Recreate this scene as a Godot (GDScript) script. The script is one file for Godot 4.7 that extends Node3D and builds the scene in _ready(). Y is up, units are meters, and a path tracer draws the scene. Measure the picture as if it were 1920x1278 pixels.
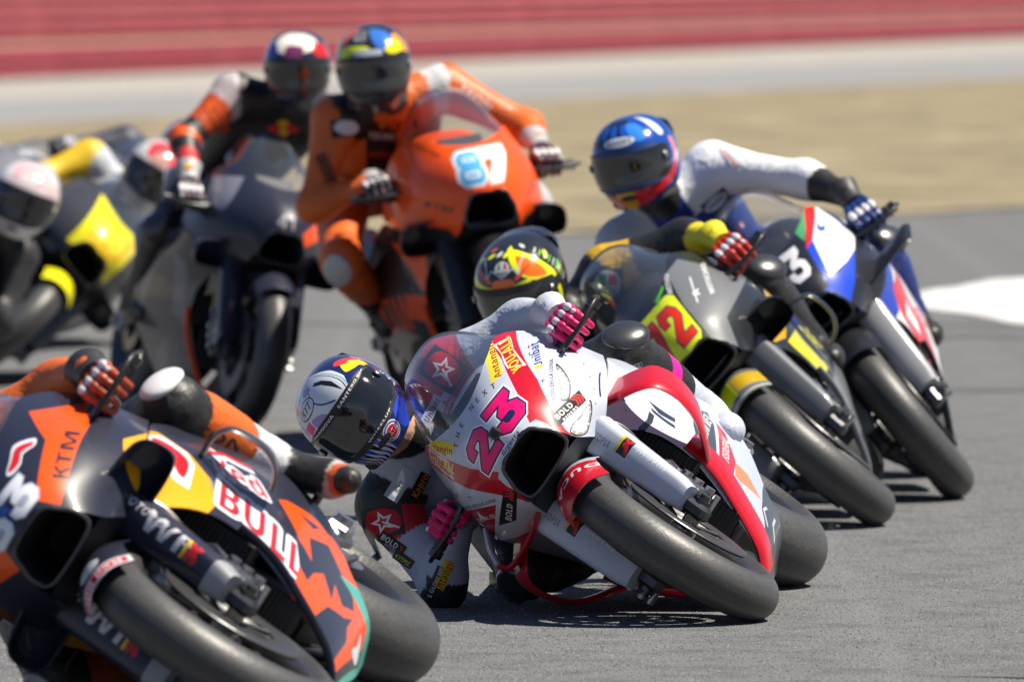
extends Node3D

# ---------------------------------------------------------------- state
var MC := {}            # shared meshes, by what they show
var TX := {}            # shared textures
var MT := {}            # shared materials
var font_bold: Font
var font_serif: Font
var glyphs := {}

func _ready():
	# ------------------------------------------------------------ camera, sky, sun, exposure
	var cam := Camera3D.new()
	cam.name = "camera"
	add_child(cam)
	cam.position = Vector3(0, 1.6533, 26.0)
	cam.rotation = Vector3(-atan(724.0 / 19500.0), 0, 0)
	cam.fov = rad_to_deg(2.0 * atan(639.0 / 19500.0))
	cam.near = 0.5
	cam.far = 2000.0
	cam.current = true
	var lens := CameraAttributesPhysical.new()
	lens.frustum_focus_distance = 25.9
	lens.frustum_focal_length = 12.0 * 19500.0 / 639.0
	lens.exposure_aperture = 6.0
	lens.frustum_near = 0.5
	lens.frustum_far = 2000.0
	cam.attributes = lens
	var env := Environment.new()
	env.background_mode = Environment.BG_SKY
	var sky := Sky.new()
	var sm := ProceduralSkyMaterial.new()
	sm.sky_top_color = Color(0.27, 0.38, 0.56)
	sm.sky_horizon_color = Color(0.70, 0.75, 0.81)
	sm.sky_curve = 0.12
	sm.ground_bottom_color = Color(0.30, 0.29, 0.27)
	sm.ground_horizon_color = Color(0.55, 0.55, 0.52)
	sm.sun_angle_max = 6.0
	sky.sky_material = sm
	env.sky = sky
	env.background_energy_multiplier = 0.6
	env.tonemap_mode = Environment.TONE_MAPPER_LINEAR
	env.tonemap_exposure = 1.7
	env.sdfgi_enabled = true
	env.ssao_enabled = true
	env.ssil_enabled = true
	var we := WorldEnvironment.new()
	we.name = "world_environment"
	we.environment = env
	add_child(we)
	var sun := DirectionalLight3D.new()
	sun.name = "sun"
	add_child(sun)
	sun.look_at_from_position(Vector3(0.50, 0.82, 0.02) * 50.0, Vector3.ZERO, Vector3.UP)
	sun.light_energy = 1.6
	sun.light_color = Color(1.0, 0.965, 0.90)
	sun.light_angular_distance = 0.5
	sun.shadow_enabled = true

	var fb := SystemFont.new()
	fb.font_names = PackedStringArray(["Droid Sans"])
	fb.font_weight = 700
	font_bold = fb
	var fs := SystemFont.new()
	fs.font_names = PackedStringArray(["Droid Serif"])
	fs.font_weight = 400
	font_serif = fs
	build_setting()
	build_bikes()
	print("built ", Time.get_ticks_msec(), " ms")

# ---------------------------------------------------------------- printing of liveries: filled shapes in metres on an Image
class Painter:
	var img: Image
	var w: int
	var h: int
	var x0: float
	var y1: float
	var k: float        # pixels per metre
	var host
	func _init(host_, x0_: float, x1_: float, y0_: float, y1_: float, k_: float, base: Color):
		host = host_
		x0 = x0_; y1 = y1_; k = k_
		w = int((x1_ - x0_) * k_)
		h = int((y1_ - y0_) * k_)
		img = Image.create_empty(w, h, false, Image.FORMAT_RGB8)
		img.fill(base)
	func px(p: Vector2) -> Vector2:
		return Vector2((p.x - x0) * k, (y1 - p.y) * k)
	func fill(rings: Array, c: Color):
		# scanline, even-odd over all rings, points in metres
		var e := PackedFloat32Array()
		var ya := 1e9
		var yb := -1e9
		for r in rings:
			var n: int = r.size()
			for i in n:
				var a := px(r[i])
				var b := px(r[(i + 1) % n])
				if absf(a.y - b.y) < 1e-6:
					continue
				ya = minf(ya, minf(a.y, b.y)); yb = maxf(yb, maxf(a.y, b.y))
				if a.y < b.y:
					e.append_array([a.y, b.y, a.x, (b.x - a.x) / (b.y - a.y)])
				else:
					e.append_array([b.y, a.y, b.x, (a.x - b.x) / (a.y - b.y)])
		var i0 := maxi(0, int(ceil(ya - 0.5)))
		var i1 := mini(h - 1, int(floor(yb - 0.5)))
		var m := e.size() / 4
		for y in range(i0, i1 + 1):
			var yc := y + 0.5
			var xs: Array[float] = []
			for j in m:
				if yc >= e[j * 4] and yc < e[j * 4 + 1]:
					xs.append(e[j * 4 + 2] + (yc - e[j * 4]) * e[j * 4 + 3])
			xs.sort()
			for j in range(0, xs.size() - 1, 2):
				var a := maxi(0, int(round(xs[j])))
				var b := mini(w, int(round(xs[j + 1])))
				if b > a:
					img.fill_rect(Rect2i(a, y, b - a, 1), c)
	func poly(pts: Array, c: Color):
		var r := PackedVector2Array()
		for i in range(0, pts.size(), 2):
			r.append(Vector2(pts[i], pts[i + 1]))
		fill([r], c)
	func blob(pts: Array, c: Color, n := 6):
		# closed smooth outline through the points
		var q: Array[Vector2] = []
		for i in range(0, pts.size(), 2):
			q.append(Vector2(pts[i], pts[i + 1]))
		var r := PackedVector2Array()
		var m := q.size()
		for i in m:
			for j in n:
				r.append(q[i].cubic_interpolate(q[(i + 1) % m], q[(i - 1 + m) % m], q[(i + 2) % m], float(j) / n))
		fill([r], c)
	func line(pts: Array, width: float, c: Color):
		for i in range(0, pts.size() - 2, 2):
			var a := Vector2(pts[i], pts[i + 1])
			var b := Vector2(pts[i + 2], pts[i + 3])
			var d := (b - a).normalized() * width * 0.5
			var n := d.orthogonal()
			fill([PackedVector2Array([a - d * 0.6 + n, b + d * 0.6 + n, b + d * 0.6 - n, a - d * 0.6 - n])], c)
	func curve(pts: Array, width: float, c: Color):
		var q: Array[Vector2] = []
		for i in range(0, pts.size(), 2):
			q.append(Vector2(pts[i], pts[i + 1]))
		var o := []
		for i in q.size() - 1:
			for j in 6:
				var p := q[i].cubic_interpolate(q[i + 1], q[maxi(i - 1, 0)], q[mini(i + 2, q.size() - 1)], j / 6.0)
				o.append(p.x); o.append(p.y)
		o.append(q[-1].x); o.append(q[-1].y)
		line(o, width, c)
	func disc(cx: float, cy: float, rx: float, ry: float, c: Color, a := 0.0):
		var r := PackedVector2Array()
		for i in 28:
			r.append(Vector2(cx, cy) + Vector2(cos(i * TAU / 28) * rx, sin(i * TAU / 28) * ry).rotated(a))
		fill([r], c)
	func star(cx: float, cy: float, r: float, c: Color, a := 0.0, points := 5, inner := 0.42):
		var p := PackedVector2Array()
		for i in points * 2:
			p.append(Vector2(cx, cy) + Vector2(0, r if i % 2 == 0 else r * inner).rotated(a + i * PI / points))
		fill([p], c)
	func text(s: String, cx: float, cy: float, height: float, c: Color, angle := 0.0, stretch := 1.0, slant := 0.0, outline := 0.0, oc := Color.BLACK, serif := false, length := 0.0):
		# centred at (cx, cy), cap height in metres, angle in degrees anticlockwise
		var g: Array = host.letters(s, serif)
		var tri: PackedVector2Array = g[0]
		var wide: float = g[1]
		var f := height / 0.72
		if length > 0.0:
			stretch = length / (wide * f)
		var t := Transform2D(deg_to_rad(angle), Vector2(cx, cy))
		var p := PackedVector2Array()
		p.resize(tri.size())
		for i in tri.size():
			var q := tri[i]
			p[i] = t * Vector2(((q.x - wide * 0.5) * stretch + (q.y - 0.36) * slant) * f, (q.y - 0.36) * f)
		if outline > 0.0:
			for a in 12:
				var o := Vector2(outline, 0).rotated(a * TAU / 12)
				for i in range(0, p.size(), 3):
					tri3(p[i] + o, p[i + 1] + o, p[i + 2] + o, oc)
		for i in range(0, p.size(), 3):
			tri3(p[i], p[i + 1], p[i + 2], c)
	func tri3(a: Vector2, b: Vector2, c: Vector2, col: Color):
		a = px(a); b = px(b); c = px(c)
		if b.y < a.y:
			var t := a; a = b; b = t
		if c.y < a.y:
			var t := a; a = c; c = t
		if c.y < b.y:
			var t := b; b = c; c = t
		if c.y - a.y < 1e-6:
			return
		var y0 := maxi(0, int(ceil(a.y - 0.5)))
		var y2 := mini(h - 1, int(floor(c.y - 0.5)))
		for y in range(y0, y2 + 1):
			var yc := y + 0.5
			var xa := a.x + (c.x - a.x) * (yc - a.y) / (c.y - a.y)
			var xb: float
			if yc < b.y:
				xb = a.x + (b.x - a.x) * (yc - a.y) / maxf(b.y - a.y, 1e-6)
			else:
				xb = b.x + (c.x - b.x) * (yc - b.y) / maxf(c.y - b.y, 1e-6)
			var l := maxi(0, int(round(minf(xa, xb))))
			var r := mini(w, int(round(maxf(xa, xb))))
			if r > l:
				img.fill_rect(Rect2i(l, y, r - l, 1), col)
	func texture() -> ImageTexture:
		return ImageTexture.create_from_image(img)

func letters(s: String, serif := false) -> Array:
	# triangles of a line of print with an em of 1, and its width
	var key := s + ("|s" if serif else "|b")
	if glyphs.has(key):
		return glyphs[key]
	var tm := TextMesh.new()
	tm.font = font_serif if serif else font_bold
	tm.text = s
	tm.font_size = 64
	tm.pixel_size = 1.0 / 64.0
	tm.depth = 0.0
	tm.curve_step = 1.0
	tm.horizontal_alignment = HORIZONTAL_ALIGNMENT_LEFT
	tm.vertical_alignment = VERTICAL_ALIGNMENT_BOTTOM
	var out := PackedVector2Array()
	var lo := Vector2(1e9, 1e9)
	var hi := Vector2(-1e9, -1e9)
	for k in tm.get_surface_count():
		var a := tm.surface_get_arrays(k)
		var v: PackedVector3Array = a[Mesh.ARRAY_VERTEX]
		var ix = a[Mesh.ARRAY_INDEX]
		var n: int = ix.size() if ix != null else v.size()
		for i in range(0, n, 3):
			var p0: Vector3 = v[ix[i]] if ix != null else v[i]
			var p1: Vector3 = v[ix[i + 1]] if ix != null else v[i + 1]
			var p2: Vector3 = v[ix[i + 2]] if ix != null else v[i + 2]
			for p in [p0, p1, p2]:
				out.append(Vector2(p.x, p.y))
				lo = lo.min(Vector2(p.x, p.y)); hi = hi.max(Vector2(p.x, p.y))
	# the baseline lies at 0.25; capitals stand 0.72 em tall
	var base := 0.25
	for i in out.size():
		out[i] -= Vector2(lo.x, base)
	glyphs[key] = [out, maxf(hi.x - lo.x, 0.01)]
	return glyphs[key]

# ---------------------------------------------------------------- materials
func mat(key: String, c: Color, rough := 0.5, metal := 0.0, coat := 0.0) -> StandardMaterial3D:
	if MT.has(key):
		return MT[key]
	var m := StandardMaterial3D.new()
	m.resource_name = key
	m.albedo_color = c
	m.roughness = rough
	m.metallic = metal
	if coat > 0.0:
		m.clearcoat_enabled = true
		m.clearcoat = coat
		m.clearcoat_roughness = 0.06
	MT[key] = m
	return m

func paint(c: Color) -> StandardMaterial3D:
	var m := mat("paint_" + c.to_html(false), c, 0.38, 0.0, 0.5)
	m.metallic_specular = 0.35
	return m

func printed(key: String, t: Texture2D, rough := 0.38, coat := 0.5) -> StandardMaterial3D:
	var m := mat(key, Color.WHITE, rough, 0.0, coat)
	m.metallic_specular = 0.35
	m.albedo_texture = t
	m.texture_repeat = false
	return m

func noise_tex(key: String, freq: float, size: int, octaves: int, as_normal := false, bump := 4.0, ramp: Gradient = null, seed_ := 3, ridged := false) -> NoiseTexture2D:
	if TX.has(key):
		return TX[key]
	var n := FastNoiseLite.new()
	n.seed = seed_
	n.noise_type = FastNoiseLite.TYPE_SIMPLEX_SMOOTH
	n.frequency = freq
	n.fractal_octaves = octaves
	if ridged:
		n.fractal_type = FastNoiseLite.FRACTAL_RIDGED
	var t := NoiseTexture2D.new()
	t.width = size
	t.height = size
	t.seamless = true
	t.noise = n
	t.as_normal_map = as_normal
	t.bump_strength = bump
	if ramp:
		t.color_ramp = ramp
	TX[key] = t
	return t

func lin(r: float, g: float, b: float) -> Color:
	return Color(r, g, b).linear_to_srgb()

func ramp(stops: Array) -> Gradient:
	var g := Gradient.new()
	var o := PackedFloat32Array()
	var c := PackedColorArray()
	for s in stops:
		o.append(s[0]); c.append(s[1])
	g.offsets = o
	g.colors = c
	return g

# ---------------------------------------------------------------- meshes: vertices in rows, closed and smoothed
class Geo:
	var v := PackedVector3Array()
	var n := PackedVector3Array()
	var uv := PackedVector2Array()
	var col := PackedColorArray()
	var ix := PackedInt32Array()
	func grid(p: Array, uvs = null, flip := false):
		# p: rows of equal length; smooth normals over the sheet
		var R := p.size()
		var C: int = p[0].size()
		var at := v.size()
		for r in R:
			for c in C:
				v.append(p[r][c])
				uv.append(uvs[r][c] if uvs != null else Vector2(float(c) / (C - 1), float(r) / (R - 1)))
				n.append(Vector3.ZERO)
		for r in R - 1:
			for c in C - 1:
				var a := at + r * C + c
				if flip:
					tri(a, a + C, a + 1); tri(a + 1, a + C, a + C + 1)
				else:
					tri(a, a + 1, a + C); tri(a + 1, a + C + 1, a + C)
	func tri(a: int, b: int, c: int):
		ix.append(a); ix.append(b); ix.append(c)
	func flat(pts: Array, uvs = null):
		# convex flat polygon
		var at := v.size()
		for i in pts.size():
			v.append(pts[i]); uv.append(uvs[i] if uvs != null else Vector2.ZERO); n.append(Vector3.ZERO)
		for i in range(1, pts.size() - 1):
			tri(at, at + i, at + i + 1)
	func mesh() -> ArrayMesh:
		for i in range(0, ix.size(), 3):
			var a := ix[i]; var b := ix[i + 1]; var c := ix[i + 2]
			var f := (v[c] - v[a]).cross(v[b] - v[a])
			n[a] += f; n[b] += f; n[c] += f
		for i in n.size():
			n[i] = n[i].normalized() if n[i].length_squared() > 1e-20 else Vector3.UP
		var arr := []
		arr.resize(Mesh.ARRAY_MAX)
		arr[Mesh.ARRAY_VERTEX] = v
		arr[Mesh.ARRAY_NORMAL] = n
		arr[Mesh.ARRAY_TEX_UV] = uv
		if col.size() == v.size():
			arr[Mesh.ARRAY_COLOR] = col
		arr[Mesh.ARRAY_INDEX] = ix
		var m := ArrayMesh.new()
		m.add_surface_from_arrays(Mesh.PRIMITIVE_TRIANGLES, arr)
		return m
	func weld_wrap(at: int, R: int, C: int):
		# rings whose first and last column coincide get shared normals through equal vertices: done by averaging
		pass
	func tube(path: Array, rad, seg := 10, caps := true, squash := Vector2.ONE, up := Vector3(0.13, 0.93, 0.31)):
		# swept ring along the path; rad a number or one per point; sharp end caps
		var P := path.size()
		var at := v.size()
		var prev := up
		for i in P:
			var d: Vector3 = (path[mini(i + 1, P - 1)] - path[maxi(i - 1, 0)]).normalized()
			var s := d.cross(prev)
			if s.length() < 0.05:
				s = d.cross(Vector3(1, 0.1, 0.2))
			s = s.normalized()
			var t := s.cross(d).normalized()
			prev = t
			var r: float = rad[i] if rad is Array else rad
			for j in seg:
				var a := j * TAU / seg
				v.append(path[i] + (s * cos(a) * squash.x + t * sin(a) * squash.y) * r)
				uv.append(Vector2(float(j) / seg, float(i) / (P - 1)))
				n.append(Vector3.ZERO)
		for i in P - 1:
			for j in seg:
				var a := at + i * seg + j
				var b := at + i * seg + (j + 1) % seg
				tri(a, a + seg, b); tri(b, a + seg, b + seg)
		if caps:
			for e in 2:
				var row := at + (0 if e == 0 else (P - 1) * seg)
				var c := v.size()
				v.append(path[0] if e == 0 else path[P - 1]); uv.append(Vector2.ZERO); n.append(Vector3.ZERO)
				for j in seg:
					v.append(v[row + j]); uv.append(Vector2.ZERO); n.append(Vector3.ZERO)
				for j in seg:
					if e == 0:
						tri(c, c + 1 + j, c + 1 + (j + 1) % seg)
					else:
						tri(c, c + 1 + (j + 1) % seg, c + 1 + j)
	func lathe(prof: Array, seg := 40, close := false):
		# profile of Vector2(x along the axle, radius) turned round the x axis
		var P := prof.size()
		var at := v.size()
		var row := seg + 1
		for i in P:
			for j in row:
				var a := j * TAU / seg
				v.append(Vector3(prof[i].x, cos(a) * prof[i].y, sin(a) * prof[i].y))
				uv.append(Vector2(float(j) / seg * 8.0, float(i) / (P - 1)))
				n.append(Vector3.ZERO)
		for i in (P if close else P - 1):
			for j in seg:
				var a := at + i * row + j
				var c := at + ((i + 1) % P) * row + j
				tri(a, c, a + 1); tri(a + 1, c, c + 1)
	func box(c: Vector3, s: Vector3, bv := 0.004, b := Basis()):
		# chamfered box
		var h := s * 0.5
		bv = minf(bv, minf(h.x, minf(h.y, h.z)) * 0.6)
		var ax := [Vector3.RIGHT, Vector3.UP, Vector3.BACK]
		var hs := [h.x, h.y, h.z]
		for k in 3:
			var i := (k + 1) % 3
			var j := (k + 2) % 3
			for sg in [-1.0, 1.0]:
				var q := []
				for cr in [[-1, -1], [1, -1], [1, 1], [-1, 1]]:
					q.append(c + b * (ax[k] * hs[k] * sg + ax[i] * (hs[i] - bv) * cr[0] + ax[j] * (hs[j] - bv) * cr[1]))
				if sg > 0:
					q.reverse()
				flat(q)
			for si in [-1.0, 1.0]:
				for sj in [-1.0, 1.0]:
					var e := []
					for sk in [-1.0, 1.0]:
						e.append(c + b * (ax[i] * hs[i] * si + ax[j] * (hs[j] - bv) * sj + ax[k] * (hs[k] - bv) * sk))
					for sk in [1.0, -1.0]:
						e.append(c + b * (ax[i] * (hs[i] - bv) * si + ax[j] * hs[j] * sj + ax[k] * (hs[k] - bv) * sk))
					if si * sj < 0:
						e.reverse()
					flat(e)
		for sx in [-1.0, 1.0]:
			for sy in [-1.0, 1.0]:
				for sz in [-1.0, 1.0]:
					var t := [c + b * Vector3(sx * h.x, sy * (h.y - bv), sz * (h.z - bv)), c + b * Vector3(sx * (h.x - bv), sy * h.y, sz * (h.z - bv)), c + b * Vector3(sx * (h.x - bv), sy * (h.y - bv), sz * h.z)]
					if sx * sy * sz > 0:
						t.reverse()
					flat(t)
	func ball(c: Vector3, r: Vector3, b := Basis(), seg := 14, rows := 9):
		var p := []
		for i in rows:
			var f := -PI / 2 + PI * i / (rows - 1)
			var row := []
			for j in seg + 1:
				var a := j * TAU / seg
				row.append(c + b * Vector3(cos(f) * cos(a) * r.x, sin(f) * r.y, cos(f) * sin(a) * r.z))
			p.append(row)
		grid(p)
	func shell(p: Array, uvs, thick: float, flip := false):
		# a sheet with thickness and closed rims
		var R := p.size()
		var C: int = p[0].size()
		var nn := []
		for r in R:
			var row := []
			for c in C:
				var du: Vector3 = p[r][mini(c + 1, C - 1)] - p[r][maxi(c - 1, 0)]
				var dv: Vector3 = p[mini(r + 1, R - 1)][c] - p[maxi(r - 1, 0)][c]
				var f := dv.cross(du)
				row.append(f.normalized() * (-1.0 if flip else 1.0) if f.length_squared() > 1e-16 else Vector3.ZERO)
			nn.append(row)
		var q := []
		for r in R:
			var row := []
			for c in C:
				row.append(p[r][c] - nn[r][c] * thick)
			q.append(row)
		grid(p, uvs, flip)
		grid(q, uvs, not flip)
		var rim := func(a: Array, b: Array, ua: Array, fl: bool):
			grid([a, b], [ua, ua] if uvs != null else null, fl)
		var u0 = uvs[0] if uvs != null else []
		var u1 = uvs[R - 1] if uvs != null else []
		rim.call(p[0], q[0], u0, not flip)
		rim.call(p[R - 1], q[R - 1], u1, flip)
		var pl := []; var ql := []; var pr := []; var qr := []; var ul := []; var ur := []
		for r in R:
			pl.append(p[r][0]); ql.append(q[r][0]); pr.append(p[r][C - 1]); qr.append(q[r][C - 1])
			if uvs != null:
				ul.append(uvs[r][0]); ur.append(uvs[r][C - 1])
		rim.call(pl, ql, ul, flip)
		rim.call(pr, qr, ur, not flip)

func part(called: String, m: Mesh, ma: Material, parent: Node3D) -> MeshInstance3D:
	var o := MeshInstance3D.new()
	o.name = called
	o.mesh = m
	o.set_surface_override_material(0, ma)
	parent.add_child(o, true)
	return o

func made(key: String, f: Callable) -> Mesh:
	if not MC.has(key):
		var g := Geo.new()
		f.call(g)
		MC[key] = g.mesh()
	return MC[key]

func crom(a: Vector3, b: Vector3, c: Vector3, d: Vector3, t: float) -> Vector3:
	return b.cubic_interpolate(c, a, d, t)

func smooth_grid(ctl: Array, mr: int, mc: int, mirror_first := false) -> Array:
	# rows of control points -> finer rows; mirror_first: row 0 lies on the bike's middle plane
	var R := ctl.size()
	var C: int = ctl[0].size()
	var mid := []
	for r in R:
		var row := []
		for c in C - 1:
			for j in mc:
				row.append(crom(ctl[r][maxi(c - 1, 0)], ctl[r][c], ctl[r][c + 1], ctl[r][mini(c + 2, C - 1)], float(j) / mc))
		row.append(ctl[r][C - 1])
		mid.append(row)
	var out := []
	var W: int = mid[0].size()
	for r in R - 1:
		for j in mr:
			var row := []
			for c in W:
				var p0: Vector3 = mid[maxi(r - 1, 0)][c]
				if r == 0 and mirror_first:
					p0 = mid[1][c] * Vector3(-1, 1, 1)
				row.append(crom(p0, mid[r][c], mid[r + 1][c], mid[mini(r + 2, R - 1)][c], float(j) / mr))
			out.append(row)
	out.append(mid[R - 1])
	return out

func v3(a: Array) -> Array:
	# rows of [x, y, z, x, y, z ...]
	var o := []
	for r in a:
		var row := []
		for i in range(0, r.size(), 3):
			row.append(Vector3(r[i], r[i + 1], r[i + 2]))
		o.append(row)
	return o

func flipx(g: Array) -> Array:
	var o := []
	for r in g:
		var row := []
		for p in r:
			row.append(p * Vector3(-1, 1, 1))
		o.append(row)
	return o

func pts(a: Array) -> Array:
	return v3([a])[0]

func spline(a: Array, n := 6) -> Array:
	var p: Array = pts(a)
	var o := []
	for i in p.size() - 1:
		for j in n:
			o.append(crom(p[maxi(i - 1, 0)], p[i], p[i + 1], p[mini(i + 2, p.size() - 1)], float(j) / n))
	o.append(p[-1])
	return o

# ---------------------------------------------------------------- bodies: tapered bones joined with a smooth minimum, meshed as surface nets
class Flesh:
	var A: Array[Vector3] = []
	var D: Array[Vector3] = []
	var L := PackedFloat32Array()
	var RA := PackedFloat32Array()
	var RB := PackedFloat32Array()
	var Q := []           # colour bands per bone: [[t, Color], ...]
	var k := 0.03
	func bone(a: Vector3, b: Vector3, ra: float, rb: float, bands = null):
		A.append(a); D.append(b - a)
		L.append(maxf((b - a).length_squared(), 1e-9))
		RA.append(ra); RB.append(rb)
		Q.append(bands)
	func dist(p: Vector3, list) -> float:
		var d := 1e3
		for i in list:
			var q := p - A[i]
			var t := clampf(q.dot(D[i]) / L[i], 0.0, 1.0)
			var e := (q - D[i] * t).length() - RA[i] - (RB[i] - RA[i]) * t
			var h := k - absf(e - d)
			if h > 0.0:
				d = minf(d, e) - h * h / (4.0 * k)
			else:
				d = minf(d, e)
		return d
	func all() -> PackedInt32Array:
		return PackedInt32Array(range(A.size()))
	func colour(p: Vector3) -> Color:
		var best := 1e3
		var bi := 0
		var bt := 0.0
		for i in A.size():
			if Q[i] == null:
				continue
			var q := p - A[i]
			var t := clampf(q.dot(D[i]) / L[i], 0.0, 1.0)
			var e := (q - D[i] * t).length() - RA[i] - (RB[i] - RA[i]) * t
			if e < best:
				best = e; bi = i; bt = t
		for s in Q[bi]:
			if bt <= s[0]:
				return s[1]
		return Q[bi][-1][1]
	func mesh(cell: float) -> ArrayMesh:
		var lo := Vector3.ONE * 1e3
		var hi := -lo
		for i in A.size():
			var r := maxf(RA[i], RB[i]) + k + cell * 2.0
			for e in [A[i], A[i] + D[i]]:
				lo = lo.min(e - Vector3.ONE * r); hi = hi.max(e + Vector3.ONE * r)
		var B := 6
		var nb := Vector3i(((hi - lo) / (cell * B)).ceil())
		var N := nb * B + Vector3i.ONE
		var sx := 1
		var sy := N.x
		var sz := N.x * N.y
		var f := PackedFloat32Array()
		f.resize(N.x * N.y * N.z)
		f.fill(1.0)
		var live := []
		var half := cell * B * 0.5
		var reach := half * 1.7321
		for bz in nb.z:
			for by in nb.y:
				for bx in nb.x:
					var c := lo + Vector3(bx, by, bz) * (cell * B) + Vector3.ONE * half
					var list := PackedInt32Array()
					var dmin := 1e3
					for i in A.size():
						var q := c - A[i]
						var t := clampf(q.dot(D[i]) / L[i], 0.0, 1.0)
						var e := (q - D[i] * t).length() - RA[i] - (RB[i] - RA[i]) * t
						dmin = minf(dmin, e)
						if e < reach + k + cell:
							list.append(i)
					if list.is_empty():
						continue
					if dmin < -(reach + k + cell):
						# wholly inside
						for z in B + 1:
							for y in B + 1:
								var at0 := (bx * B) + (by * B + y) * sy + (bz * B + z) * sz
								for x in B + 1:
									f[at0 + x] = -1.0
						continue
					live.append(Vector3i(bx, by, bz))
					for z in B + 1:
						for y in B + 1:
							var at := (bx * B) + (by * B + y) * sy + (bz * B + z) * sz
							var p := lo + Vector3(bx * B, by * B + y, bz * B + z) * cell
							for x in B + 1:
								if f[at] == 1.0:
									f[at] = dist(p, list)
								p.x += cell
								at += 1
		var ids := {}
		var g := Geo.new()
		for blk in live:
			for z in B:
				for y in B:
					for x in B:
						var i: int = (blk.x * B + x) + (blk.y * B + y) * sy + (blk.z * B + z) * sz
						var s0 := f[i] < 0.0
						var m := 1 if s0 else 0
						var cnt := m
						var w := [f[i], f[i + 1], f[i + sy], f[i + sy + 1], f[i + sz], f[i + sz + 1], f[i + sz + sy], f[i + sz + sy + 1]]
						cnt = 0
						for e in w:
							if e < 0.0:
								cnt += 1
						if cnt == 0 or cnt == 8:
							continue
						var sum := Vector3.ZERO
						var num := 0
						for e in EDGES:
							var a: float = w[e[0]]
							var b: float = w[e[1]]
							if (a < 0.0) != (b < 0.0):
								var t := a / (a - b)
								sum += CORNER[e[0]].lerp(CORNER[e[1]], t)
								num += 1
						var p := lo + (Vector3(blk.x * B + x, blk.y * B + y, blk.z * B + z) + sum / num) * cell
						ids[i] = g.v.size()
						g.v.append(p); g.n.append(Vector3.ZERO); g.uv.append(Vector2.ZERO)
		for i in ids:
			var s := f[i] < 0.0
			# edge along x, y, z from this corner; the four cells round it
			for ax in 3:
				var d: int = [sx, sy, sz][ax]
				var u: int = [sy, sz, sx][ax]
				var w: int = [sz, sx, sy][ax]
				if (f[i + d] < 0.0) == s:
					continue
				if not (ids.has(i - u) and ids.has(i - w) and ids.has(i - u - w)):
					continue
				var a: int = ids[i]
				var b: int = ids[i - u]
				var c: int = ids[i - u - w]
				var e: int = ids[i - w]
				if s:
					g.tri(a, c, b); g.tri(a, e, c)
				else:
					g.tri(a, b, c); g.tri(a, c, e)
		for p in g.v:
			g.col.append(colour(p))
		return g.mesh()
	const CORNER := [Vector3(0, 0, 0), Vector3(1, 0, 0), Vector3(0, 1, 0), Vector3(1, 1, 0), Vector3(0, 0, 1), Vector3(1, 0, 1), Vector3(0, 1, 1), Vector3(1, 1, 1)]
	const EDGES := [[0, 1], [2, 3], [4, 5], [6, 7], [0, 2], [1, 3], [4, 6], [5, 7], [0, 4], [1, 5], [2, 6], [3, 7]]
	func patch(c: Vector3, nrm: Vector3, up: Vector3, w: float, h: float, lift := 0.0025, nx := 14, ny := 10, outline = null) -> ArrayMesh:
		# a piece of printed leather laid on the body: points are marched onto the surface along -nrm
		nrm = nrm.normalized()
		var rt := up.cross(nrm).normalized()
		up = nrm.cross(rt).normalized()
		var list := all()
		var rows := []
		var uvs := []
		for j in ny + 1:
			var row := []
			var ur := []
			for i in nx + 1:
				var a := float(i) / nx - 0.5
				var b := 0.5 - float(j) / ny
				var p := c + rt * (a * w) + up * (b * h) + nrm * 0.12
				for s in 24:
					var d := dist(p, list) - lift
					p -= nrm * d * 0.9
					if d < 0.0005:
						break
				row.append(p)
				ur.append(Vector2(a + 0.5, 0.5 - b))
			rows.append(row)
			uvs.append(ur)
		var g := Geo.new()
		g.shell(rows, uvs, 0.002)
		return g.mesh()

# ---------------------------------------------------------------- racing motorcycle, in its own axes: x to its left side, y up, z forward, front tyre on the origin
const NOSE := [
	[0, .757, .135, 0, .812, .117, 0, .868, .06, 0, .92, -.035],
	[.052, .755, .125, .058, .812, .10, .06, .872, .04, .065, .93, -.06],
	[.088, .685, .10, .113, .778, .070, .125, .862, -.010, .125, .955, -.15],
	[.10, .642, .05, .160, .733, .01, .192, .832, -.09, .172, .972, -.29],
	[.109, .622, -.03, .190, .690, -.06, .234, .775, -.19, .226, .89, -.38],
	[.118, .602, -.11, .205, .648, -.13, .250, .695, -.25, .255, .735, -.43]]
const SCREEN := [
	[0, .921, -.037, 0, 1.02, -.15, 0, 1.10, -.28, 0, 1.135, -.39],
	[.065, .931, -.062, .065, 1.015, -.16, .062, 1.09, -.285, .06, 1.125, -.395],
	[.125, .956, -.152, .118, 1.01, -.22, .11, 1.055, -.31, .105, 1.085, -.40],
	[.171, .973, -.292, .162, .985, -.32, .15, .998, -.36, .145, 1.005, -.405]]
const SIDE := [
	[.118, .599, -.112, .250, .692, -.252, .258, .715, -.46, .25, .62, -.85],
	[.155, .570, -.19, .236, .615, -.36, .258, .615, -.58, .255, .55, -.88],
	[.178, .505, -.285, .215, .525, -.44, .240, .53, -.63, .25, .49, -.92],
	[.175, .42, -.335, .202, .435, -.48, .225, .44, -.66, .235, .41, -.95],
	[.150, .34, -.36, .175, .34, -.50, .196, .345, -.68, .205, .335, -.95],
	[.110, .24, -.365, .130, .24, -.49, .145, .245, -.67, .15, .25, -.93],
	[.060, .14, -.37, .074, .135, -.48, .084, .14, -.66, .085, .15, -.90],
	[0, .095, -.37, 0, .08, -.48, 0, .085, -.66, 0, .11, -.88]]

func nose_uv(p: Vector3) -> Vector2:
	return Vector2((p.x + 0.28) / 0.56, (1.0 - p.y) / 0.42)

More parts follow.
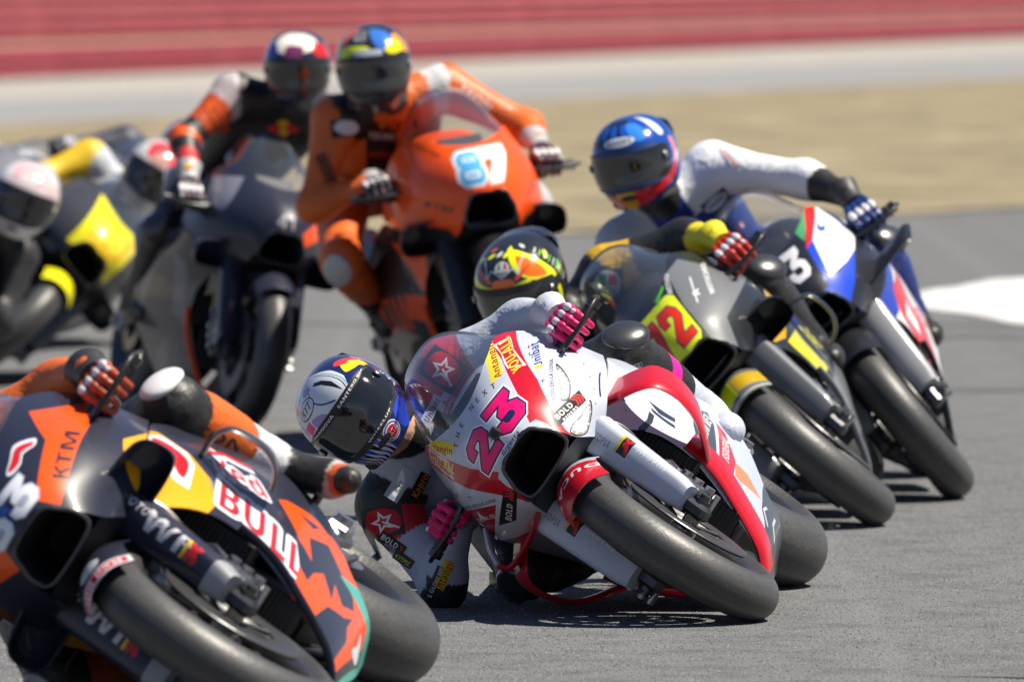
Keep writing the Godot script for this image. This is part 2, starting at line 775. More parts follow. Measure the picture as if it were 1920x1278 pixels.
func side_uv(p: Vector3) -> Vector2:
	# each flank as one sees it from outside: z from -1.0 to -0.1, y from 0.05 to 0.80
	var u := (-p.z - 0.1) / 0.90 if p.x > 0.0 else (p.z + 1.0) / 0.90
	return Vector2(u, (0.80 - p.y) / 0.75)

func uv_of(g: Array, f: Callable) -> Array:
	var o := []
	for r in g:
		var row := []
		for p in r:
			row.append(f.call(p))
		o.append(row)
	return o

func ring_of(o: Array) -> Array:
	# closed smooth outline
	var q := []
	var n := o.size()
	for i in n:
		for j in 4:
			q.append(crom(o[(i - 1 + n) % n], o[i], o[(i + 1) % n], o[(i + 2) % n], j / 4.0))
	return q

func tyre_profile(rad: float, half: float, sec: float, bead: float) -> Array:
	var p := [Vector2(-bead, 0.212), Vector2(-bead - 0.008, 0.222)]
	var c := rad - sec
	for i in 25:
		var a := -1.62 + 3.24 * i / 24.0
		p.append(Vector2(sin(a) * half, c + cos(a) * sec))
	p.append(Vector2(bead + 0.008, 0.222))
	p.append(Vector2(bead, 0.212))
	return p

func rubber() -> StandardMaterial3D:
	if MT.has("slick_rubber"):
		return MT["slick_rubber"]
	# scrubbed tread: streaks round the tyre, paler worn band, stuck crumbs of rubber
	var n := FastNoiseLite.new()
	n.seed = 8
	n.noise_type = FastNoiseLite.TYPE_SIMPLEX_SMOOTH
	n.frequency = 0.02
	n.fractal_octaves = 4
	var r := RandomNumberGenerator.new()
	r.seed = 5
	var im := Image.create_empty(1024, 256, false, Image.FORMAT_RGB8)
	for y in 256:
		var e := absf(y - 128.0) / 128.0
		var worn := 0.038 + 0.020 * smoothstep(0.12, 0.30, e) * (1.0 - smoothstep(0.66, 0.80, e))
		for x in 1024:
			var a := x / 1024.0 * TAU
			var q := n.get_noise_3d(cos(a) * 60.0, sin(a) * 60.0, y * 2.4) * 0.5 + n.get_noise_3d(cos(a) * 400.0, sin(a) * 400.0, y * 6.0) * 0.5
			var v := worn * (1.0 + 0.45 * q)
			im.set_pixel(x, y, Color(v, v, v * 1.01).linear_to_srgb())
	for i in 260:
		var x := r.randi() % 1018
		var y := 50 + r.randi() % 156
		var v := 0.012 if r.randf() < 0.6 else 0.11
		im.fill_rect(Rect2i(x, y, 2 + r.randi() % 4, 1 + r.randi() % 2), Color(v, v, v).linear_to_srgb())
	var m := mat("slick_rubber", Color.WHITE, 0.46)
	m.albedo_texture = ImageTexture.create_from_image(im)
	m.uv1_scale = Vector3(0.25, 1, 1)
	m.normal_enabled = true
	m.normal_texture = noise_tex("rubber_grain", 0.09, 512, 3, true, 5.0, null, 21)
	m.normal_scale = 0.10
	return m

func wheel(called: String, parent: Node3D, at: Vector3, front: bool, rim_mat: Material) -> Node3D:
	var w := Node3D.new()
	w.name = called
	w.position = at
	parent.add_child(w, true)
	var rad := 0.30 if front else 0.345
	var half := 0.0625 if front else 0.10
	var bead := 0.044 if front else 0.078
	var key := "front" if front else "rear"
	part("tyre", made(key + "_tyre", func(g): g.lathe(tyre_profile(rad, half, half, bead), 96)), rubber(), w)
	part("rim", made(key + "_rim", func(g):
		g.lathe([Vector2(-bead - 0.004, 0.224), Vector2(-bead - 0.004, 0.205), Vector2(-bead * 0.55, 0.188), Vector2(bead * 0.55, 0.188), Vector2(bead + 0.004, 0.205), Vector2(bead + 0.004, 0.224)], 64)
		g.lathe([Vector2(-0.05, 0.0), Vector2(-0.05, 0.035), Vector2(0.05, 0.035), Vector2(0.05, 0.0)], 20)
		for i in 7:
			var a := i * TAU / 7
			var d := Vector3(0, cos(a), sin(a))
			for s in [-1.0, 1.0]:
				var q: Vector3 = Vector3(0, -sin(a), cos(a)) * 0.03 * s
				g.tube([d * 0.03, d * 0.12 + q * 0.6, d * 0.196 + q], [0.014, 0.009, 0.009], 8, true, Vector2(1.0, 1.4))
	), rim_mat, w)
	if front:
		for s in [-1.0, 1.0]:
			part("brake_disc", made("disc%d" % s, func(g):
				g.lathe([Vector2(s * 0.068, 0.168), Vector2(s * 0.075, 0.168), Vector2(s * 0.075, 0.105), Vector2(s * 0.068, 0.105)], 48, true)
				for i in 8:
					var a := i * TAU / 8
					g.tube([Vector3(s * 0.07, cos(a) * 0.105, sin(a) * 0.105), Vector3(s * 0.06, cos(a + .3) * 0.04, sin(a + .3) * 0.04)], 0.007, 6)
			), mat("carbon_disc", lin(0.05, 0.05, 0.052), 0.35, 0.3), w)
	else:
		part("brake_disc", made("rear_disc", func(g): g.lathe([Vector2(-0.095, 0.11), Vector2(-0.10, 0.11), Vector2(-0.10, 0.06), Vector2(-0.095, 0.06)], 36, true)), mat("steel", lin(0.45, 0.45, 0.46), 0.3, 1.0), w)
		part("sprocket", made("sprocket", func(g): g.lathe([Vector2(0.095, 0.095), Vector2(0.10, 0.095), Vector2(0.10, 0.04), Vector2(0.095, 0.04)], 36, true)), mat("steel", lin(0.45, 0.45, 0.46), 0.3, 1.0), w)
	return w

func arch(g: Geo, path: Array, chord: float, thick: float, back := Vector3(0, 0.06, -1.0)):
	# a wing bent along the path: flattened section whose chord runs backward from the path
	var n := path.size()
	var rings := []
	back = back.normalized()
	for i in n:
		var t: Vector3 = (path[mini(i + 1, n - 1)] - path[maxi(i - 1, 0)]).normalized()
		var up := t.cross(back).normalized()
		var row := []
		var sec := [[0, 0], [0.06, 0.8], [0.25, 1.0], [0.6, 0.6], [1.0, 0.1], [1.0, -0.1], [0.6, -0.45], [0.25, -0.6], [0.06, -0.5], [0, 0]]
		for s in sec:
			row.append(path[i] + back * chord * s[0] + up * thick * s[1])
		rings.append(row)
	g.grid(rings)
	g.flat(rings[0].slice(0, 9))
	var e: Array = rings[n - 1].slice(0, 9)
	e.reverse()
	g.flat(e)

func wedge(g: Geo, path: Array, back: Vector3):
	# closed block behind a bent leading edge, its front hollowed like a duct mouth
	var c := Vector3.ZERO
	for p in path:
		c += p / path.size()
	var ring: Array = path.duplicate()
	ring.append(path[0])
	var rows := []
	for k in [[0.80, -0.07, 0.0], [0.86, -0.004, 0.0], [0.97, 0.006, 0.0], [1.0, 0.0, 0.06], [1.0, 0.0, 0.45], [0.86, 0.0, 1.0]]:
		var row := []
		for p in ring:
			row.append(c + (p - c) * k[0] + Vector3(0, 0, k[1]) + back * k[2])
		rows.append(row)
	g.grid(rows)
	g.flat(rows[0].slice(0, path.size()))
	g.flat(rows[5].slice(0, path.size()))

func fender_rows(r0: float, half: float, drop: float, a0: float, a1: float, n: int, axle: Vector3) -> Array:
	var rows := []
	for j in 11:
		var s := -1.0 + 0.2 * j
		var row := []
		for i in n + 1:
			var a := deg_to_rad(lerpf(a0, a1, float(i) / n))
			var r := r0 - drop * pow(absf(s), 2.4)
			row.append(axle + Vector3(s * half, cos(a) * r, sin(a) * r))
		rows.append(row)
	return rows

func build_bike(b: Dictionary) -> Node3D:
	var root := Node3D.new()
	root.name = b.get("called", "racing_motorcycle")
	add_child(root, true)
	var rt := 0.0625
	var R := Basis(Vector3.UP, deg_to_rad(-b.yaw)) * Basis(Vector3.BACK, deg_to_rad(b.lean))
	R = R.scaled_local(Vector3.ONE * b.get("size", 1.0))
	var P := Vector3(b.pos[0], rt * b.get("size", 1.0), b.pos[1])
	root.transform = Transform3D(R, P - R * Vector3(0, rt, 0))
	if b.has("lift"):
		# front wheel carried off the ground: the bike turns about its rear tyre
		var c := Vector3(0, 0.06, -1.42)
		root.transform = root.transform * Transform3D(Basis(), c) * Transform3D(Basis(Vector3.RIGHT, deg_to_rad(-b.lift)), Vector3.ZERO) * Transform3D(Basis(), -c)
	root.set_meta("label", b.label)
	root.set_meta("category", "motorcycle")
	root.set_meta("group", "racing motorcycles leaning through the corner")
	var dark := mat("matt_black", lin(0.018, 0.018, 0.02), 0.55)
	var metal := mat("alloy", lin(0.42, 0.42, 0.44), 0.32, 1.0)
	var carbon := mat("carbon_fibre", lin(0.030, 0.031, 0.034), 0.3, 0.0, 0.6)
	var rim_mat: Material = b.get("rim", carbon)
	# --- wheels
	wheel("front_wheel", root, Vector3(0, 0.30, 0), true, rim_mat)
	var rear_y: float = 0.0625 + 0.0375 / cos(deg_to_rad(b.lean)) + 0.245
	var rear := Vector3(0, rear_y, -1.42)
	wheel("rear_wheel", root, rear, false, rim_mat)
	# --- nose, with its number
	for s in [1, -1]:
		part("upper_fairing", made("nose%d" % s, func(g):
			var p := smooth_grid(v3(NOSE), 6, 8, true)
			if s < 0:
				p = flipx(p)
			g.shell(p, uv_of(p, nose_uv), 0.004, s > 0)
		), b.nose, root)
	# --- windscreen
	part("windscreen", made("screen", func(g):
		var h := smooth_grid(v3(SCREEN), 5, 5, true)
		var l := flipx(h)
		l.reverse()
		g.shell(l.slice(0, l.size() - 1) + h, null, 0.003, true)
	), screen_glass(b), root)
	part("screen_edge", made("screen_edge", func(g):
		var h := smooth_grid(v3(SCREEN), 5, 5, true)
		var e := []
		for r in h:
			e.append(r[r.size() - 1])
		var l := []
		for p in e:
			l.append(p * Vector3(-1, 1, 1))
		l.reverse()
		g.tube(l.slice(0, l.size() - 1) + e, 0.004, 6)
	), dark, root)
	# --- air intake under the nose
	part("air_intake", made("intake", func(g):
		var o := pts([-.048, .752, .124, .048, .752, .124, .072, .72, .112, .084, .684, .10, .066, .652, .085, -.066, .652, .085, -.084, .684, .10, -.072, .72, .112])
		o = ring_of(o)
		var rows := []
		for k in [[1.0, 0.0], [0.93, -.02], [0.86, -.10], [0.75, -.26]]:
			var row := []
			for i in o.size() + 1:
				var q: Vector3 = o[i % o.size()]
				row.append(Vector3(q.x * k[0], 0.70 + (q.y - 0.70) * k[0], q.z + k[1]))
			rows.append(row)
		g.grid(rows)
		var cap: Array = rows[3].slice(0, o.size())
		g.flat(cap)
	), dark, root)
	part("intake_rim", made("intake_rim", func(g):
		var o := pts([-.048, .754, .126, .048, .754, .126, .075, .72, .113, .087, .684, .10, .068, .649, .086, -.068, .649, .086, -.087, .684, .10, -.075, .72, .113, -.048, .754, .126])
		o = ring_of(o.slice(0, 8))
		o.append(o[0])
		g.tube(o, 0.0055, 8, false)
	), b.get("intake_rim", carbon), root)
	if b.get("camera_box", false):
		part("onboard_camera", made("onboard_camera", func(g):
			g.box(Vector3(.004, .812, .122), Vector3(.030, .030, .022), 0.004, Basis(Vector3.RIGHT, -0.25))
			g.tube(pts([.004, .812, .132, .004, .812, .138]), 0.008, 12)
		), mat("camera_black", lin(.02, .02, .022), .25, 0.0, .5), root)
	part("chin_plate", made("chin", func(g):
		var rows := v3([[-.098, .642, .05, 0, .646, .075, .098, .642, .05], [-.109, .62, -.03, 0, .622, -.02, .109, .62, -.03], [-.118, .597, -.11, 0, .60, -.14, .118, .597, -.11]])
		g.shell(smooth_grid(rows, 3, 4), null, 0.004)
	), b.get("chin", dark), root)
	# --- flanks
	for s in [1, -1]:
		part("side_fairing", made("side%d" % s, func(g):
			var p := smooth_grid(v3(SIDE), 5, 8)
			for q in p[p.size() - 1].size():
				p[p.size() - 1][q].x = 0.001
			if s < 0:
				p = flipx(p)
			g.shell(p, uv_of(p, side_uv), 0.004, s > 0)
		), b.side_l if s > 0 else b.side_r, root)
		part("duct_lip", made("lip%d_%d" % [s, int(b.get("lip_chord", 0.03) * 100)], func(g):
			var p := spline([.186, .43, -.325, .178, .38, -.335, .160, .32, -.35, .122, .24, -.355, .066, .14, -.36, .012, .09, -.365])
			var q := []
			for v in p:
				q.append(v * Vector3(s, 1, 1))
			arch(g, q, b.get("lip_chord", 0.03), 0.013 * s, Vector3(0.30 * s, 0.02, -1.0))
		), b.lip, root)
		# --- wings
		var style: String = b.get("wing_style", "arch")
		part("wing", made("wing_%s%d" % [style, s], func(g):
			var path: Array
			var ch := 0.15
			if style == "arch":
				path = spline([.185, .636, -.155, .225, .612, -.13, .265, .585, -.12, .292, .553, -.13, .294, .495, -.16, .27, .435, -.20, .23, .392, -.25, .185, .36, -.32], 4)
			elif style == "box":
				path = spline([.165, .695, -.02, .22, .69, -.03, .262, .68, -.04, .283, .655, -.05, .283, .61, -.07, .262, .588, -.08, .20, .585, -.10, .13, .59, -.09], 4)
				ch = 0.16
			else:
				path = spline([.16, .675, -.03, .22, .685, -.03, .28, .70, -.04, .33, .712, -.05, .35, .70, -.06], 4)
				ch = 0.15
			var q := []
			for v in path:
				q.append(v * Vector3(s, 1, 1))
			if style == "box":
				wedge(g, q, Vector3(-0.035 * s, 0.035, -0.20))
			else:
				arch(g, q, ch, 0.010 * s, Vector3(0.24 * s, 0.28, -1.0))
		), b.wing, root)
		if b.has("upper_wing"):
			for k in (0 if s > 0 else 2):
				part("upper_wing", made("upper_wing%d_%d" % [s, k], func(g):
					var q := []
					for v in spline([.246, .735, -.20, .280, .695, -.165, .299, .655, -.14] if k == 0 else [.300, .652, -.138, .288, .624, -.115, .225, .616, -.075, .155, .622, -.04, .098, .638, .01], 4):
						q.append(v * Vector3(s, 1, 1))
					arch(g, q, 0.13, 0.010 * s)
				), b.upper_wing[k if s < 0 else 0], root)
		if b.get("fin", false):
			part("side_fin", made("fin%d" % s, func(g):
				var q := []
				for v in spline([.255, .60, -.45, .30, .60, -.45, .335, .575, -.46, .335, .50, -.49, .305, .455, -.51, .262, .44, -.52], 4):
					q.append(v * Vector3(s, 1, 1))
				arch(g, q, 0.10, 0.008 * s)
			), carbon, root)
	# --- front mudguard
	part("front_fender", made("front_fender", func(g):
		var p := fender_rows(0.322, 0.078, 0.045, 38, -84, 22, Vector3(0, 0.30, 0))
		g.shell(p, null, 0.003, true)
	), b.fender, root)
	part("fender_tip", made("fender_tip", func(g):
		var p := fender_rows(0.3245, 0.0795, 0.047, 39, 14, 9, Vector3(0, 0.30, 0))
		g.shell(p, null, 0.002, true)
	), b.fender_tip, root)
	# --- fork
	for s in [1.0, -1.0]:
		var fdir := Vector3(0, cos(deg_to_rad(24)), -sin(deg_to_rad(24)))
		var foot := Vector3(s * 0.105, 0.285, 0.012)
		part("fork_tube", made("fork_tube%d" % s, func(g):
			g.tube([foot + fdir * 0.27, foot + fdir * 0.30, foot + fdir * 0.44, foot + fdir * 0.62], [0.027, 0.031, 0.031, 0.029], 14)
		), b.get("fork_tube", metal), root)
		part("fork_stanchion", made("fork_low%d" % s, func(g):
			g.tube([foot + fdir * 0.06, foot + fdir * 0.27], 0.0225, 12)
			g.tube([foot + fdir * 0.262, foot + fdir * 0.285], 0.0285, 12)
		), mat("gold_fork", lin(0.50, 0.30, 0.07), 0.28, 0.8), root)
		part("axle_clamp", made("clamp%d" % s, func(g):
			g.box(foot + Vector3(0, 0.015, -0.005), Vector3(0.040, 0.08, 0.045), 0.010, Basis(Vector3.RIGHT, deg_to_rad(-24)))
			g.tube([foot + Vector3(s * 0.03, 0.01, -0.01), foot + Vector3(s * 0.042, 0.01, -0.01)], 0.013, 6)
			g.tube([foot + Vector3(s * 0.03, 0.01, -0.01), foot + Vector3(s * -0.05, 0.01, -0.01)], 0.022, 12)
		), mat("dark_alloy", lin(0.10, 0.10, 0.105), 0.35, 0.9), root)
		part("fork_cover", made("fork_cover%d" % s, func(g):
			# blade-like guard in front of the leg
			var rows := []
			for i in 9:
				var t := i / 8.0
				var c := foot + fdir * (0.05 + 0.31 * t) + Vector3(s * 0.012, 0.0, 0.028)
				var wdt := lerpf(0.040, 0.052, t)
				var dep := lerpf(0.036, 0.050, t)
				if i == 0:
					wdt *= 0.85; dep *= 0.8
				var row := []
				for k in 17:
					var a := k * TAU / 16
					var cx := signf(cos(a)) * pow(absf(cos(a)), 0.55)
					var cz := signf(sin(a)) * pow(absf(sin(a)), 0.55)
					row.append(c + Vector3(cx * wdt, 0, 0) + Vector3(0, 0.41, 0.91) * cz * dep)
				rows.append(row)
			g.grid(rows)
			g.flat(rows[0].slice(0, 16))
			g.flat(rows[8].slice(0, 16))
		), b["fork_cover_r"] if s < 0 and b.has("fork_cover_r") else b.fork_cover, root)
		var cal := part("brake_caliper", made("caliper%d" % s, func(g):
			var bb := Basis(Vector3.RIGHT, deg_to_rad(-32))
			var c := Vector3(s * 0.112, 0.335, -0.075)
			g.box(c, Vector3(0.060, 0.125, 0.058), 0.014, bb)
			g.box(c + Vector3(s * 0.03, 0.01, 0.02), Vector3(0.022, 0.10, 0.07), 0.008, bb)
			for q in [-0.042, 0.0, 0.042]:
				g.tube([c + bb * Vector3(s * 0.036, q, 0.0), c + bb * Vector3(s * 0.052, q, 0.0)], 0.014, 10)
		), mat("caliper_alloy", lin(0.36, 0.36, 0.37), 0.33, 1.0), root)
		part("caliper_bolt", made("cal_bolt%d" % s, func(g):
			var c := Vector3(s * 0.125, 0.392, -0.095)
			for q in [Vector3(0, 0, 0), Vector3(0, -0.12, 0.06)]:
				g.tube([c + q + Vector3(s * -0.03, 0, 0.02), c + q + Vector3(s * 0.035, 0, 0.02)], 0.009, 8)
			g.tube([c + Vector3(s * .03, 0, .02), c + Vector3(s * .035, .03, .0), c + Vector3(s * .01, .07, -.03)], 0.006, 8)
		), mat("steel", lin(0.45, 0.45, 0.46), 0.3, 1.0), cal)
		part("brake_hose", made("hose%d" % s, func(g):
			g.tube(spline([s * .10, .44, -.13, s * .145, .50, -.12, s * .165, .57, -.11, s * .15, .625, -.10, s * .10, .66, -.13], 5), 0.0075, 8)
		), b.get("hose", mat("hose_black", lin(0.02, 0.02, 0.02), 0.4)), root)
		# --- handlebar, grip and lever
		part("handlebar", made("bar%d" % s, func(g):
			g.tube(pts([s * .10, .835, -.235, s * .36, .812, -.268]), 0.011, 10)
			g.tube(pts([s * .365, .812, -.268, s * .385, .811, -.270]), 0.018, 12)
			g.box(Vector3(s * .115, .835, -.236), Vector3(.05, .04, .06), 0.008)
		), mat("dark_alloy", lin(0.10, 0.10, 0.105), 0.35, 0.9), root)
		part("hand_grip", made("grip%d" % s, func(g):
			g.tube(pts([s * .225, .824, -.251, s * .36, .812, -.268]), 0.017, 12)
		), mat("hose_black", lin(0.02, 0.02, 0.02), 0.4), root)
		part("lever", made("lever%d" % s, func(g):
			g.tube(spline([s * .17, .822, -.225, s * .22, .815, -.195, s * .29, .805, -.185, s * .365, .80, -.188], 4), [0.008, 0.008, 0.008, 0.008, 0.008, 0.007, 0.007, 0.007, 0.006, 0.006, 0.006, 0.006, 0.007], 8, true)
			g.box(Vector3(s * .16, .823, -.235), Vector3(.045, .03, .05), 0.006)
		), mat("dark_alloy", lin(0.10, 0.10, 0.105), 0.35, 0.9), root)
		part("lever_guard", made("guard%d" % s, func(g):
			g.tube(spline([s * .385, .811, -.27, s * .395, .81, -.235, s * .382, .808, -.19, s * .33, .803, -.162, s * .25, .803, -.158], 4), 0.0055, 8)
		), mat("hose_black", lin(0.02, 0.02, 0.02), 0.4), root)
		part("foot_peg", made("peg%d" % s, func(g):
			g.tube(pts([s * .14, .40, -1.0, s * .255, .405, -1.0]), 0.011, 8)
			g.box(Vector3(s * .14, .44, -.97), Vector3(.014, .14, .09), 0.004)
		), mat("dark_alloy", lin(0.10, 0.10, 0.105), 0.35, 0.9), root)
	part("triple_clamp", made("clamp", func(g):
		g.box(Vector3(0, .80, -.225), Vector3(.27, .035, .075), 0.01)
		g.box(Vector3(0, .655, -.165), Vector3(.27, .045, .075), 0.01)
		g.tube(pts([0, .63, -.17, 0, .85, -.25]), 0.03, 12)
	), mat("dark_alloy", lin(0.10, 0.10, 0.105), 0.35, 0.9), root)
	part("dashboard", made("dash", func(g):
		g.box(Vector3(0, .925, -.19), Vector3(.15, .085, .022), 0.008, Basis(Vector3.RIGHT, -0.6))
		g.tube(pts([0, .84, -.13, 0, .92, -.20]), 0.02, 8)
	), dark, root)
	# --- radiator between fork and engine
	part("radiator", made("radiator", func(g):
		g.box(Vector3(0, .50, -.375), Vector3(.345, .26, .05), 0.006, Basis(Vector3.RIGHT, -0.12))
		g.box(Vector3(0, .29, -.385), Vector3(.235, .15, .04), 0.006, Basis(Vector3.RIGHT, -0.1))
	), mat("radiator_black", lin(0.022, 0.022, 0.023), 0.5), root)
	part("radiator_fins", made("fins", func(g):
		for i in 31:
			var y := .23 + i * .0125
			g.box(Vector3(0, y, -.345 - (y - .50) * .12 if y > .37 else -.36), Vector3(.34 if y > .37 else .23, .0035, .01), 0.001)
		for i in 15:
			g.box(Vector3(-.168 + i * .024, .50, -.347), Vector3(.003, .25, .008), 0.001, Basis(Vector3.RIGHT, -0.12))
	), mat("fin_alloy", lin(0.055, 0.055, 0.057), 0.45, 0.5), root).set_meta("kind", "stuff")
	# --- engine, frame, tank, tail, swingarm
	part("engine", made("engine", func(g):
		g.box(Vector3(0, .35, -.66), Vector3(.20, .26, .40), 0.04)
		g.box(Vector3(0, .56, -.62), Vector3(.34, .20, .42), 0.05)
		g.tube(pts([-.12, .38, -.72, .12, .38, -.72]), 0.09, 20)
	), mat("engine_grey", lin(0.05, 0.05, 0.052), 0.45, 0.6), root)
	part("fuel_tank", made("tank", func(g):
		var rows := []
		for q in [[-.36, .80, .86, .10], [-.38, .74, .95, .15], [-.48, .70, 1.0, .185], [-.62, .70, .985, .19], [-.76, .70, .93, .165], [-.88, .70, .86, .12], [-.93, .72, .82, .08]]:
			var row := []
			for k in 19:
				var a := PI * k / 18.0
				var cx := signf(cos(a)) * pow(absf(cos(a)), 0.7)
				row.append(Vector3(cx * q[3], q[1] + (q[2] - q[1]) * pow(sin(a), 0.7), q[0]))
			rows.append(row)
		g.grid(smooth_grid(rows, 3, 1))
	), b.tank, root)
	part("tail_unit", made("tail", func(g):
		var rows := []
		for q in [[-.88, .74, .80, .10], [-.98, .74, .815, .15], [-1.14, .77, .83, .15], [-1.22, .79, .92, .14], [-1.34, .84, .97, .11], [-1.50, .90, .975, .07], [-1.58, .93, .955, .03]]:
			var row := []
			for k in 21:
				var a := TAU * k / 20.0
				var cx := signf(cos(a)) * pow(absf(cos(a)), 0.75)
				var cy := signf(sin(a)) * pow(absf(sin(a)), 0.75)
				row.append(Vector3(cx * q[3], (q[1] + q[2]) * .5 + (q[2] - q[1]) * .5 * cy, q[0]))
			rows.append(row)
		g.grid(smooth_grid(rows, 3, 1))
	), b.tail, root)
	part("frame", made("frame", func(g):
		for s in [-1.0, 1.0]:
			g.tube(spline([s * .06, .74, -.24, s * .14, .72, -.40, s * .17, .66, -.65, s * .15, .50, -.88, s * .12, .36, -.93], 4), 0.034, 10)
	), mat("dark_alloy", lin(0.10, 0.10, 0.105), 0.35, 0.9), root)
	var arm := Node3D.new()
	arm.name = "swingarm"
	root.add_child(arm, true)
	for s in [-1.0, 1.0]:
		part("arm_beam", made("beam%d_%d" % [s, int(b.lean)], func(g):
			g.tube(spline([s * .10, .40, -.90, s * .135, .43, -1.06, s * .14, .42, -1.22, s * .135, rear_y, -1.44], 4), [.05, .05, .052, .052, .052, .052, .05, .048, .046, .044, .042, .04, .04], 10, true, Vector2(0.55, 1.25))
		), carbon, arm)
		part("chain_adjuster", made("adj%d_%d" % [s, int(b.lean)], func(g):
			g.box(Vector3(s * .15, rear_y, -1.42), Vector3(.03, .06, .10), 0.008)
			g.tube([Vector3(s * .13, rear_y, -1.42), Vector3(s * .18, rear_y, -1.42)], 0.022, 12)
		), metal, arm)
	part("rear_hugger", made("hugger_%d" % int(b.lean), func(g):
		var p := fender_rows(0.372, 0.115, 0.05, 62, 12, 12, rear)
		g.shell(p, null, 0.003, true)
	), carbon, root)
	part("exhaust_pipe", made("exhaust", func(g):
		g.tube(spline([-.03, .22, -.52, -.02, .17, -.75, -.06, .22, -.95, -.15, .42, -1.05, -.165, .60, -1.16, -.15, .70, -1.32], 4), [.03, .03, .03, .03, .03, .03, .03, .03, .03, .032, .034, .036, .038, .04, .042, .044, .045, .045, .045, .045, .045], 12)
	), mat("titanium", lin(0.36, 0.33, 0.29), 0.3, 1.0), root)
	part("chain_guard", made("chain", func(g):
		g.box(Vector3(.115, .395, -1.15), Vector3(.016, .02, .52), 0.003)
		g.box(Vector3(.115, .31, -1.15), Vector3(.016, .016, .52), 0.003)
	), mat("steel_dark", lin(0.12, 0.12, 0.12), 0.4, 0.8), root)
	return root

func screen_glass(b: Dictionary) -> StandardMaterial3D:
	var key := "screen_glass"
	if MT.has(key):
		return MT[key]
	var m := mat(key, Color(0.55, 0.58, 0.62, 0.06), 0.02)
	m.transparency = BaseMaterial3D.TRANSPARENCY_ALPHA
	return m

# ---------------------------------------------------------------- helmet: origin inside the head, face to +z
func helm_point(az: float, el: float, grow := 0.0) -> Vector3:
	var d := Vector3(sin(az) * cos(el), sin(el), cos(az) * cos(el))
	var ax := 0.127
	var ay := 0.138 if d.y > 0 else 0.150
	var azz := 0.150 if d.z > 0 else 0.172
	var n := 2.35
	var s := pow(pow(absf(d.x) / ax, n) + pow(absf(d.y) / ay, n) + pow(absf(d.z) / azz, n), -1.0 / n)
	var p := d * (s + grow)
	# chin bar pushed forward, jaw narrowed
	if el < -0.12:
		var f := clampf((-0.12 - el) / 0.5, 0.0, 1.0)
		p.z += 0.030 * f * maxf(0.0, cos(az)) 
		p.x *= 1.0 - 0.13 * f * maxf(0.0, cos(az) + 0.2)
	return p

func helmet_meshes():
	if MC.has("helm_shell"):
		return
	var g := Geo.new()
	var rows := []
	var uvs := []
	var N := 56
	for i in 31:
		var el := lerpf(PI / 2, -0.86, i / 30.0)
		var row := []
		var ur := []
		for j in N + 1:
			var az := -PI + TAU * j / N
			row.append(helm_point(az, el))
			ur.append(Vector2(float(j) / N, (PI / 2 - el) / (PI / 2 + 0.95)))
		rows.append(row); uvs.append(ur)
	# rolled lower rim
	for q in [[0.985, -0.010], [0.93, -0.014], [0.86, -0.006]]:
		var row := []
		var ur := []
		for j in N + 1:
			var az := -PI + TAU * j / N
			var p := helm_point(az, -0.86)
			row.append(Vector3(p.x * q[0], p.y + q[1], p.z * q[0]))
			ur.append(Vector2(float(j) / N, 0.995))
		rows.append(row); uvs.append(ur)
	g.grid(rows, uvs)
	MC["helm_shell"] = g.mesh()
	var visor := func(a0: float, a1: float, e0: float, e1: float, grow: float, thick: float, taper: float) -> ArrayMesh:
		var gg := Geo.new()
		var r := []
		for i in 13:
			var t := i / 12.0
			var row := []
			for j in 31:
				var az := lerpf(a0, a1, j / 30.0)
				var sq: float = absf(az) / maxf(absf(a0), absf(a1))
				var top: float = e0 - taper * sq * sq * sq
				var bot: float = e1 + taper * sq * sq * sq * 1.2
				row.append(helm_point(az, lerpf(top, bot, t), grow))
			r.append(row)
		gg.shell(r, null, thick)
		return gg.mesh()
	MC["helm_visor"] = visor.call(-1.14, 1.14, 0.36, -0.42, 0.0045, 0.004, 0.13)
	MC["helm_strip"] = visor.call(-1.02, 1.02, 0.385, 0.27, 0.0065, 0.003, 0.05)
	MC["helm_rim"] = visor.call(-1.24, 1.24, 0.41, -0.48, 0.0022, 0.004, 0.12)
	MC["helm_low"] = visor.call(-0.95, 0.95, -0.35, -0.43, 0.0062, 0.003, 0.02)
	for s in [-1.0, 1.0]:
		g = Geo.new()
		g.ball(helm_point(s * 1.02, 0.06, 0.007), Vector3(0.006, 0.013, 0.013))
		MC["helm_pivot%d" % s] = g.mesh()
	g = Geo.new()
	var sp := []
	for j in 13:
		var az := PI + lerpf(-0.75, 0.75, j / 12.0)
		var e := 1.0 - pow(absf(j - 6) / 6.0, 2.0)
		sp.append([helm_point(az, 0.72, 0.002), helm_point(az, 0.55, 0.012 + 0.014 * e), helm_point(az, 0.34, 0.030 * e + 0.008), helm_point(az, 0.28, 0.028 * e + 0.004), helm_point(az, 0.22, 0.001)])
	g.grid(sp)
	MC["helm_spoiler"] = g.mesh()
	g = Geo.new()
	g.ball(helm_point(0, -0.62, 0.001), Vector3(0.026, 0.008, 0.005))
	MC["helm_vent0"] = g.mesh()
	g = Geo.new()
	var ring := []
	for j in 33:
		var az := TAU * j / 32
		ring.append(Vector3(sin(az) * 0.088, -0.118, cos(az) * 0.098 - 0.01))
	g.tube(ring, 0.016, 8, false)
	MC["helm_lining"] = g.mesh()

